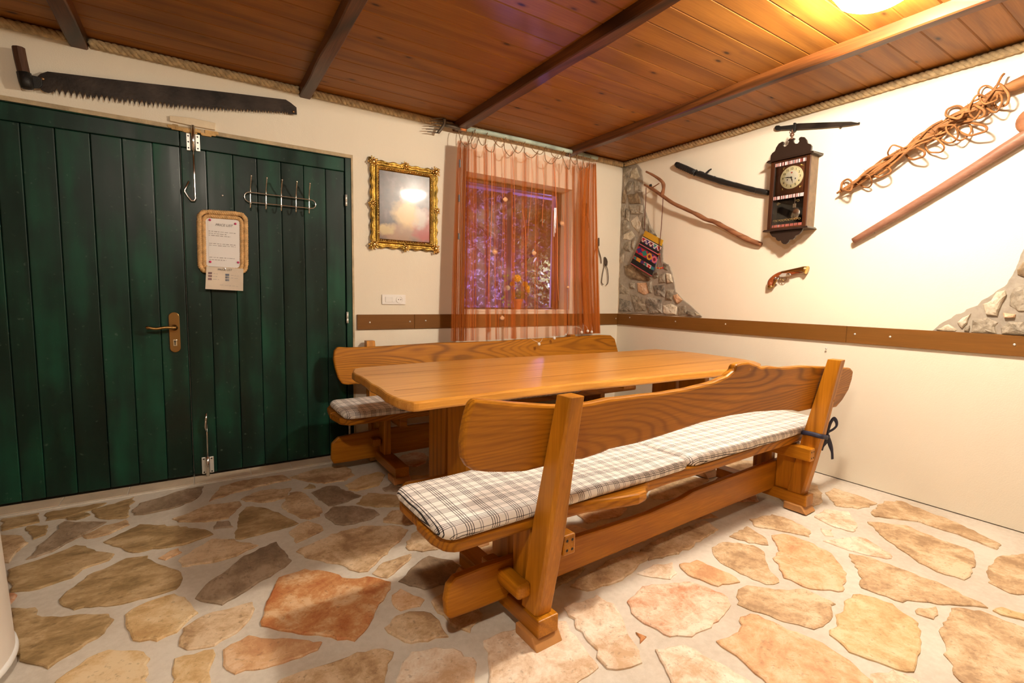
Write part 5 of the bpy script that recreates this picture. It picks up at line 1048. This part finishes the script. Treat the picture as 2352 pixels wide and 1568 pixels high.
# ---- woven bag
bag = thing('woven_bag', 'small woven shoulder bag with colourful geometric stripes and tassels, hung from the fork', 'bag', PB(1487, 585, .06))
c4 = [(1482,529),(1524,552),(1497,635),(1448,605)]    # top left, top right, bottom right, bottom left
PAL = {'y': (.62,.34,.015), 'k': (.010,.008,.008), 'w': (.75,.62,.58), 'r': (.52,.015,.03), 'm': (.16,.012,.03), 'u': (.05,.03,.20), 't': (.02,.24,.20), 'o': (.66,.30,.03), 'p': (.66,.14,.19)}
names = list(PAL); BM = [plain('wool_'+k, PAL[k], .9, bump=.5, bscale=400) for k in names]
NU, NV = 32, 44
def bagcol(u, v):     # u across 0..1, v down 0..1
    if v < .15: return 'y'
    if v < .175: return 'k'
    if v < .195: return 'w'
    if v < .215: return 'u'
    if v < .32:
        a = (u*5) % 1; h = (v-.215)/.105; k = int(u*5); 
        if abs(abs(a-.5)*2-(1-h)) < .22: return 'w'
        return ['r', 'u', 'm', 't', 'r'][k % 5] if abs(a-.5)*2 < 1-h else 'u' if k % 2 else 'm'
    if v < .39: return 'k'
    if v < .405: return 'p'
    if v < .46: return 'k'
    if v < .475: return 'm'
    if v < .655:
        a = (u*4) % 1; h = abs((v-.565)/.09); k = int(u*4); d = abs(a-.5)*2
        if k >= 2: return ('o' if k == 2 else 'p') if abs(d-(1-h)) < .3 or d < .12 else ('m' if d < 1-h else 'u')
        return ['u', 't'][k] if d < (1-h)*1.05 else 'r'
    if v < .70: return 'k'
    if v < .715: return 'p'
    if v < .755: return 'k'
    if v < .85:
        a = (u*6) % 1; h = abs((v-.802)/.048); k = int(u*6); d = abs(a-.5)*2
        return ['t', 'o', 'u', 't', 'r', 't'][k % 6] if d < 1-h else ['r', 'o', 'm', 'p', 'w', 'u'][k % 6]
    if v < .985: return 'k'
    return 'p'
def bagp(u, v, d):
    x = c4[0][0]*(1-u)*(1-v)+c4[1][0]*u*(1-v)+c4[2][0]*u*v+c4[3][0]*(1-u)*v; y = c4[0][1]*(1-u)*(1-v)+c4[1][1]*u*(1-v)+c4[2][1]*u*v+c4[3][1]*(1-u)*v
    return PB(x, y, d+.012*math.sin(math.pi*u)*math.sin(math.pi*min(1, v*.9+.1))*(1 if d > .045 else -1)+.003*math.sin(v*9+u*5))
mb = MB(); vs = []
for d in (.062, .040):
    for j in range(NV+1):
        for i in range(NU+1): vs.append(bagp(i/NU, j/NV, d))
K = (NU+1)*(NV+1); mb.add(vs, [])
for j in range(NV):
    for i in range(NU):
        a = j*(NU+1)+i
        for off in (0, K): mb.f.append((off+a, off+a+1, off+a+NU+2, off+a+NU+1)); mb.m.append(names.index(bagcol((i+.5)/NU, (j+.5)/NV)))
for j in range(NV):
    for i in (0, NU): a = j*(NU+1)+i; mb.f.append((a, a+NU+1, K+a+NU+1, K+a)); mb.m.append(names.index('p' if i else 'u'))
for i in range(NU): a = NV*(NU+1)+i; mb.f.append((a, a+1, K+a+1, K+a)); mb.m.append(names.index('p'))
build(mb, 'pouch', BM, bag, smooth=True)
CORD = plain('brown_cord', (.12,.035,.02), .85)
for P in ([(1484,430,.105), (1483,460,.09), (1481,500,.075), (1480,531,.066)], [(1523,452,.10), (1521,490,.09), (1518,530,.08), (1515,562,.072), (1515,580,.07)]):
    build(MB().tube([PB(x, y, d) for x, y, d in P], .0032, 7), 'strap', CORD, bag, smooth=True)
def tassel(x, y0, y1, name):
    t = build(MB().tube(PBs([(1515, y0), ((1515+x)/2, (y0+y1)/2), (x, y1)], .075), .0022, 6), name, CORD, bag, smooth=True)
    for k, (c_, dx) in enumerate((('o', -1), ('r', 1.6))): build(MB().ball(PB(x+dx, y1+1, .078), .0075, 9, 6), 'pompom', BM[names.index(c_)], t, smooth=True)
tassel(1513, 570, 583, 'tassel'); tassel(1510, 584, 614, 'tassel'); tassel(1516, 584, 615, 'tassel'); tassel(1520, 584, 614, 'tassel')
# ---- clock
CD = .105
clk = thing('wall_clock', 'dark wooden pendulum wall clock with carved crown and striped glass', 'clock', PB(1818, 450, 0))
yl = (PB(1769, 372, CD).y+PB(1763.5, 528, CD).y)/2; yr = (PB(1861, 355, CD).y+PB(1851.5, 520, CD).y)/2
ztop = (PB(1769, 372, CD).z+PB(1861, 355, CD).z)/2; zbot = (PB(1763.5, 528, CD).z+PB(1851.5, 520, CD).z)/2
cy = (yl+yr)/2; hw = abs(yl-yr)/2
def cb(y0, y1, z0, z1, d0, d1): return MB().box((-d1, cy-y0 if 0 else cy+y0, z0), (-d0, cy+y1, z1))   # y positive = towards the window wall (left in view)
build(cb(-hw, -hw+.010, zbot, ztop, 0, CD-.012), 'side_panel', SIDEW, clk); build(cb(hw-.010, hw, zbot, ztop, 0, CD-.012), 'side_panel', SIDEW, clk)
build(cb(-hw+.01, hw-.01, zbot, ztop, 0, .008), 'back_panel', BLACKW, clk)
zm = zbot+(ztop-zbot)*.445
def ring(y0, y1, z0, z1, t, d0, d1): return MB().box((-d1, cy+y0, z0), (-d0, cy+y0+t, z1)).box((-d1, cy+y1-t, z0), (-d0, cy+y1, z1)).box((-d1, cy+y0+t, z1-t*.5), (-d0, cy+y1-t, z1)).box((-d1, cy+y0+t, z0), (-d0, cy+y1-t, z0+t*.5))
build(ring(-hw, hw, zbot, ztop, .026, CD-.014, CD), 'door_frame', DARKW, clk, bevel=.002)
for (dz, ex, dd, nm) in ((ztop, .026, .020, 'cornice'), (zbot-.012, .022, .018, 'base_shelf')):
    build(MB().hexa([(0, cy-hw-ex, dz), (-CD-dd, cy-hw-ex, dz), (-CD-dd, cy+hw+ex, dz), (0, cy+hw+ex, dz), (0, cy-hw-ex*(.5 if nm == 'base_shelf' else 1.1), dz+.014), (-CD-dd*.6, cy-hw-ex*.7, dz+.014), (-CD-dd*.6, cy+hw+ex*.7, dz+.014), (0, cy+hw+ex, dz+.014)]), nm, BLACKW, clk, bevel=.002)
# carved crown (front board) and lower apron
hcw = hw+.004
cr = [(-1,0),(-1,.035),(-.93,.05),(-.80,.060),(-.74,.085),(-.62,.108),(-.46,.116),(-.38,.112),(-.36,.100),(-.40,.088),(-.34,.076),(-.24,.076),(-.14,.086),(-.10,.104),(-.16,.112),(-.16,.118)]
cr = cr+[(-a, b) for a, b in reversed(cr)]
zc = ztop+.014
build(MB().slab([(-CD-.006, cy+a*hcw, zc+b*.92) for a, b in cr], (.014, 0, 0)), 'crown', BLACKW, clk, bevel=.002)
ap = [(1,0),(.93,-.022),(.80,-.040),(.66,-.046),(.60,-.050),(.54,-.068),(.42,-.078),(.30,-.074),(.26,-.078),(.20,-.094),(.10,-.104),(0,-.107)]
ap = ap+[(-a, b) for a, b in reversed(ap[:-1])]
build(MB().slab([(-CD+.004, cy+a*hw*.86, zbot-.012+b*.86) for a, b in ap], (.014, 0, 0)), 'apron', BLACKW, clk, bevel=.002)
build(MB().lathe((-CD+.001, cy, zc+.106), [(.018, 0), (.018, .004), (.006, .010), (.005, .014), (.012, .022), (.014, .030), (.010, .040), (.004, .046), (.006, .052), (.003, .058), (.0001, .070)], (0,0,1), 16), 'finial', plain('bronze_finial', (.20,.11,.07), .35, .6), clk, smooth=True)
# dial plate, dial, numerals, hands
zd = zm+(ztop-zm)*.53; R = .071
build(cb(-hw+.024, hw-.024, zm, ztop-.01, CD-.040, CD-.034), 'dial_plate', plain('brown_dial_plate', (.10,.032,.012), .35, 0, .4), clk)
dial = build(MB().lathe((-CD+.034, cy, zd), [(R+.003, 0), (R+.003, .006), (R, .007), (R-.003, .004), (.0001, .004)], (-1,0,0), 48), 'dial', plain('champagne_dial', (.80,.70,.40), .4, .05), clk, smooth=False)
build(MB().lathe((-CD+.0298, cy, zd), [(.045, 0), (.045, .0004), (.0001, .0005)], (-1,0,0), 40), 'inner_dial', plain('silver_dial', (.84,.78,.60), .3, .15), dial)
NUM = plain('numeral_black', (.03,.025,.02), .5)
for h in range(1, 13):
    q = math.radians(90-30*h); text(str(h), .019, (-CD+.0285, cy-math.cos(q)*R*.80, zd+math.sin(q)*R*.80), (0,-1,0), (0,0,1), NUM, dial, name='numeral')
build(MB().slab([(-CD+.029, cy-y*.006, zd+.030+z*.006) for y, z in ((-1,0),(-.9,.8),(-.4,.5),(0,1.2),(.4,.5),(.9,.8),(1,0),(.5,-.5),(-.5,-.5))], (-.001, 0, 0)), 'red_emblem', plain('red_mark', (.55,.06,.03), .5), dial)
def hand(deg, L, w, nm, d):
    q = math.radians(90-deg); a = Vector((0, -math.cos(q), math.sin(q))); b = Vector((0, math.sin(q), math.cos(q))); c = Vector((-CD+d, cy, zd))
    build(MB().slab([c-a*L*.15+b*w*.5, c+a*L*.5+b*w, c+a*L*.6+b*w*.5, c+a*L, c+a*L*.6-b*w*.5, c+a*L*.5-b*w, c-a*L*.15-b*w*.5], (-.001, 0, 0)), nm, NUM, dial)
hand(162, .040, .0032, 'hour_hand', .027); hand(279, .052, .0026, 'minute_hand', .025)
build(MB().lathe((-CD+.028, cy, zd), [(.005, 0), (.004, .006), (.0001, .007)], (-1,0,0), 12), 'hand_boss', NUM, dial, smooth=True)
for s in (-1, 1): build(MB().lathe((-CD+.0295, cy-s*.026, zd-.010), [(.004, 0), (.004, .0008)], (-1,0,0), 10).box((-CD+.0285, cy-s*.026-.0015, zd-.018), (-CD+.0295, cy-s*.026+.0015, zd-.010)), 'winding_hole', NUM, dial)
for a in (-1, 1):
    for b in (-1, 1):
        mb = MB()
        for k in range(5):
            q = math.radians(90*k/4); mb.tube(smoothline([(-CD+.0335, cy+a*.055, zd+b*.062), (-CD+.032, cy+a*(.055+.014*math.cos(q)), zd+b*(.062+.014*math.sin(q))), (-CD+.0335, cy+a*(.050+.018*math.cos(q+.3)), zd+b*(.057+.018*math.sin(q+.3)))], 3), .0014, 5)
        mb.ball((-CD+.033, cy+a*.060, zd+b*.067), .0035, 8, 5); build(mb, 'corner_spandrel', GOLD2, clk, smooth=True)
# pendulum in its dark well
build(cb(-hw+.024, hw-.024, zbot+.01, zm, CD-.075, CD-.070), 'pendulum_back', plain('well_black', (.01,.008,.008), .3), clk)
pn = build(MB().lathe((-CD+.040, cy-.028, zm-.105), [(.0001, -.003), (.043, -.001), (.045, .001), (.036, .006), (.0001, .010)], (-1,0,0), 40), 'pendulum_bob', plain('spun_chrome', (.82,.80,.74), .22, 1), clk, smooth=True)
build(MB().box((-CD+.036, cy-.028-.010, zm-.075), (-CD+.040, cy-.028+.010, zm-.040)), 'pendulum_plate', plain('brushed_plate', (.72,.64,.46), .35, .8), clk, bevel=.001)
build(MB().box((-CD+.039, cy-.028-.002, zm-.05), (-CD+.041, cy-.028+.002, zm)), 'pendulum_rod', CHROME, clk)
# glass with printed bars
gl = build(cb(-hw+.024, hw-.024, zbot+.012, ztop-.012, CD-.010, CD-.008), 'door_glass', GLASS, clk)
BARW = plain('glass_print_white', (.78,.66,.66), .4); BARR = plain('glass_print_red', (.45,.13,.10), .4)
rr = random.Random(2)
for z0, z1, nm in ((ztop-.036, ztop-.014, 'printed_band'), (zm-.004, zm+.018, 'printed_band'), (zbot+.012, zbot+.030, 'printed_band')):
    mb = MB(); y = -hw+.030; k = 0
    while y < hw-.030:
        w = rr.choice([.0012, .002, .0028]); mb.cur = 0 if rr.random() < (.7 if z0 > zbot+.05 else .15) else 1; mb.box((-CD+.0065, cy+y, z0), (-CD+.0075, cy+y+w, z1)); y += w+rr.choice([.0014, .002]); k += 1
        if k % 6 == 0: y += .004
    o = build(mb, nm, [BARW, BARR], gl); o['kind'] = 'stuff'
mb = MB()
for (x0, z0, a, k) in [(-.5, zm-.035, 1, 0), (.5, zm-.03, -1, 0)]+[(-.62+.155*i, zbot+.055, 1 if i % 2 else -1, 1) for i in range(9)]:
    P = []
    for i in range(14): q = i*.55; r_ = .012*(1-i/16); P.append((-CD+.0072, cy-(x0*hw+a*r_*math.cos(q)*1.2), z0+r_*math.sin(q)*.8))
    mb.tube(P, .0006, 4)
o = build(mb, 'gold_scrollwork', plain('printed_gold', (.45,.30,.10), .5), gl)
# ---- pistol
ps_ = thing('flintlock_pistol', 'small brass-mounted flintlock pistol under the clock', 'pistol', PB(1810, 635, .02))
STK = plain('polished_stock', (.26,.055,.012), .25, 0, .6, var=.4, bscale=60)
def Q(x, y): return (1750+x/19.6, 600+y/19.6)
btube([Q(430,1130), Q(400,1020), Q(420,900), Q(520,760), Q(680,640), Q(880,560), Q(1080,540), Q(1300,540), Q(1500,510), Q(1700,480), Q(1850,490)], [7, 7.6, 7, 5.8, 5.4, 5.6, 5.6, 5, 4.2, 3.2, 1], .022, n=12, name='stock', mat=STK, par=ps_)
btube([Q(440,1190), Q(400,1130), Q(420,1080)], [4, 7.8, 7.2], .022, n=12, name='butt_cap', mat=BRASS, par=ps_)
bar = [Q(900,500), Q(1150,455), Q(1400,405), Q(1650,370), Q(1850,350), Q(2030,390)]
P = [PB(x, y, .030) for x, y in bar]; R_ = [pxr(1800, 640, r) for r in (3.2, 3.3, 3.6, 4.6, 6.2, 8.4)]
build(MB().tube(P, R_, 16, cap=True), 'barrel', BRASS, ps_, smooth=True)
dr_ = (P[-1]-P[-2]).normalized(); build(MB().lathe(P[-1]+dr_*.0005, [(R_[-1]*.86, 0), (R_[-1]*.80, .0008), (.0001, .001)], dr_, 20), 'muzzle', plain('muzzle_dark', (.03,.02,.015), .6), ps_)
build(MB().lathe(P[-1]-dr_*.003, [(R_[-1]*1.02, 0), (R_[-1]*1.06, .003), (R_[-1]*1.02, .005)], dr_, 20), 'muzzle_ring', GOLD2, ps_, smooth=True)
build(MB().slab(PBs([Q(760,640), Q(900,540), Q(1100,530), Q(1290,560), Q(1290,640), Q(1100,680), Q(960,700), Q(800,700)], .042), (.006, 0, 0)), 'lock_plate', ZINC, ps_, bevel=.002)
btube([Q(1120,640), Q(1150,560), Q(1250,580), Q(1290,620)], [1.6, 2.2, 2.4, 1.6], .047, name='cock', mat=CHROME, par=ps_); btube([Q(600,720), Q(640,790), Q(720,800), Q(740,740)], [2.4, 2.8, 2.4, 1.6], .044, name='side_ornament', mat=CHROME, par=ps_)
gd = [PB(*Q(950+150*math.cos(a), 780+120*math.sin(a)), .024) for a in [math.radians(d) for d in range(-20, 200, 12)]]
build(MB().tube(gd, .0022, 6), 'trigger_guard', BRASS, ps_, smooth=True); btube([Q(900,740), Q(920,810), Q(970,880)], [.9, .8, .6], .024, name='trigger', mat=BRASS, par=ps_)
btube([Q(660,820), Q(600,900), Q(540,1010), Q(500,1100)], [2.5, 3.2, 3, 2.4], .036, name='back_strap', mat=BRASS, par=ps_)
# ---- long yoke staff with a round end
stf = thing('wooden_staff', 'long smooth brown wooden pole slanting up to a round head at the right edge', 'pole', PB(2150, 440, .03))
a0, a1 = PB(1958, 553, .03), PB(2420, 285, .04)
btube([(1960,553),(2050,500),(2150,440),(2250,378),(2352,314),(2440,262)], [7, 9, 10.5, 12, 14.5, 16], .032, n=8, name='shaft', par=stf, mat=wood('staff_wood', (.14,.055,.03), (.24,.11,.065), (.33,.17,.11), 'y', rough=.5, ring=5, gstr=.3), rough=.04)
build(MB().ball(PB(2376, 275, .04), pxr(2352, 275, 31), 20, 12, (.45, 1, 1)), 'round_head', W_STICK, stf, smooth=True)
build(MB().tube(PBs([(2003,531),(2010,535)], .03), .003, 6), 'nail', CHROME, stf)
# ---- vine-wrapped branch
vn = thing('vine_branch', 'thick branch wrapped in twisted dry vine stems, upper right wall', 'branch', PB(2150, 310, .05))
main = [(1922,444),(1960,420),(2010,390),(2060,362),(2110,325),(2160,292),(2210,262),(2250,240),(2290,213),(2330,196),(2380,172),(2440,140)]
btube(main, [2, 4, 5, 6, 7, 8, 9, 10, 10, 12, 13, 14], .05, n=10, name='main_branch', mat=W_VINE, par=vn, rough=.35)
rv = random.Random(11)
def along(t):
    k = t*(len(main)-1); i = min(int(k), len(main)-2); f = k-i; a, b = main[i], main[i+1]; return a[0]+(b[0]-a[0])*f, a[1]+(b[1]-a[1])*f
for j in range(13):
    t0 = rv.uniform(-.02, .42); t1 = min(.80, t0+rv.uniform(.25, .5)); P = []; n = 34; ph = rv.uniform(0, 6.28); tw = rv.uniform(10, 18)*(1 if j % 3 else -1); amp = rv.uniform(8, 15)
    if j % 4 == 0: amp *= 1.35
    t0 = max(0, t0)
    for i in range(n+1):
        t = t0+(t1-t0)*i/n; x, y = along(t); q = ph+t*tw; aa = amp*(.45+.9*t)*(1+.35*math.sin(t*31+j)); P.append(PB(x+aa*math.cos(q)*.5, y+aa*math.cos(q), max(.012, .05+.030*math.sin(q))))
    build(MB().tube(smoothline(P, 2), rv.uniform(.0042, .0075), 6), 'vine_stem', W_VINE, vn, smooth=True)
for (cx, cy_, rx, ry, q0, ln) in ((2272,222,22,20,0,6.0),(2285,238,20,22,1,5.6),(2238,262,24,17,2,5.2),(2196,262,22,14,.4,4.6),(2180,310,26,20,3,5),(2236,300,30,14,1.2,4),(2150,340,20,16,2.2,5),(2255,250,26,26,4,5),(2105,356,20,14,1.6,4.6),(2025,398,22,12,1,4.4),(1990,420,16,14,2.8,5.2),(1948,430,14,13,.5,5.4),(2060,352,18,14,3.6,4.4),(2205,300,26,24,5,4.8),(2300,226,18,26,2,5)):
    P = [PB(cx-3+rx*math.cos(q0+6.2832*i/28)*(1+.13*math.sin(2*6.2832*i/28+ln)), cy_-4+ry*math.sin(q0+6.2832*i/28)*(1+.13*math.cos(3*6.2832*i/28+ln)), .060+.036*math.sin(6.2832*i/28+q0*2)) for i in range(28)]
    build(MB().tube(P, rv.uniform(.0040, .0060), 7, closed=True), 'vine_loop', W_VINE, vn, smooth=True)
mb = MB()
for j in range(46):
    t = rv.uniform(.02, .72); x, y = along(t); q = rv.uniform(0, 6.28); x += 8*math.cos(q); y += 9*math.sin(q); a = PB(x, y, .075); b = PB(x+rv.uniform(-9, 9), y+rv.uniform(-10, 4), .085); mb.tube([a, b], [.002, .0009], 5)
o = build(mb, 'thorn_stubs', W_VINE, vn); o['kind'] = 'stuff'
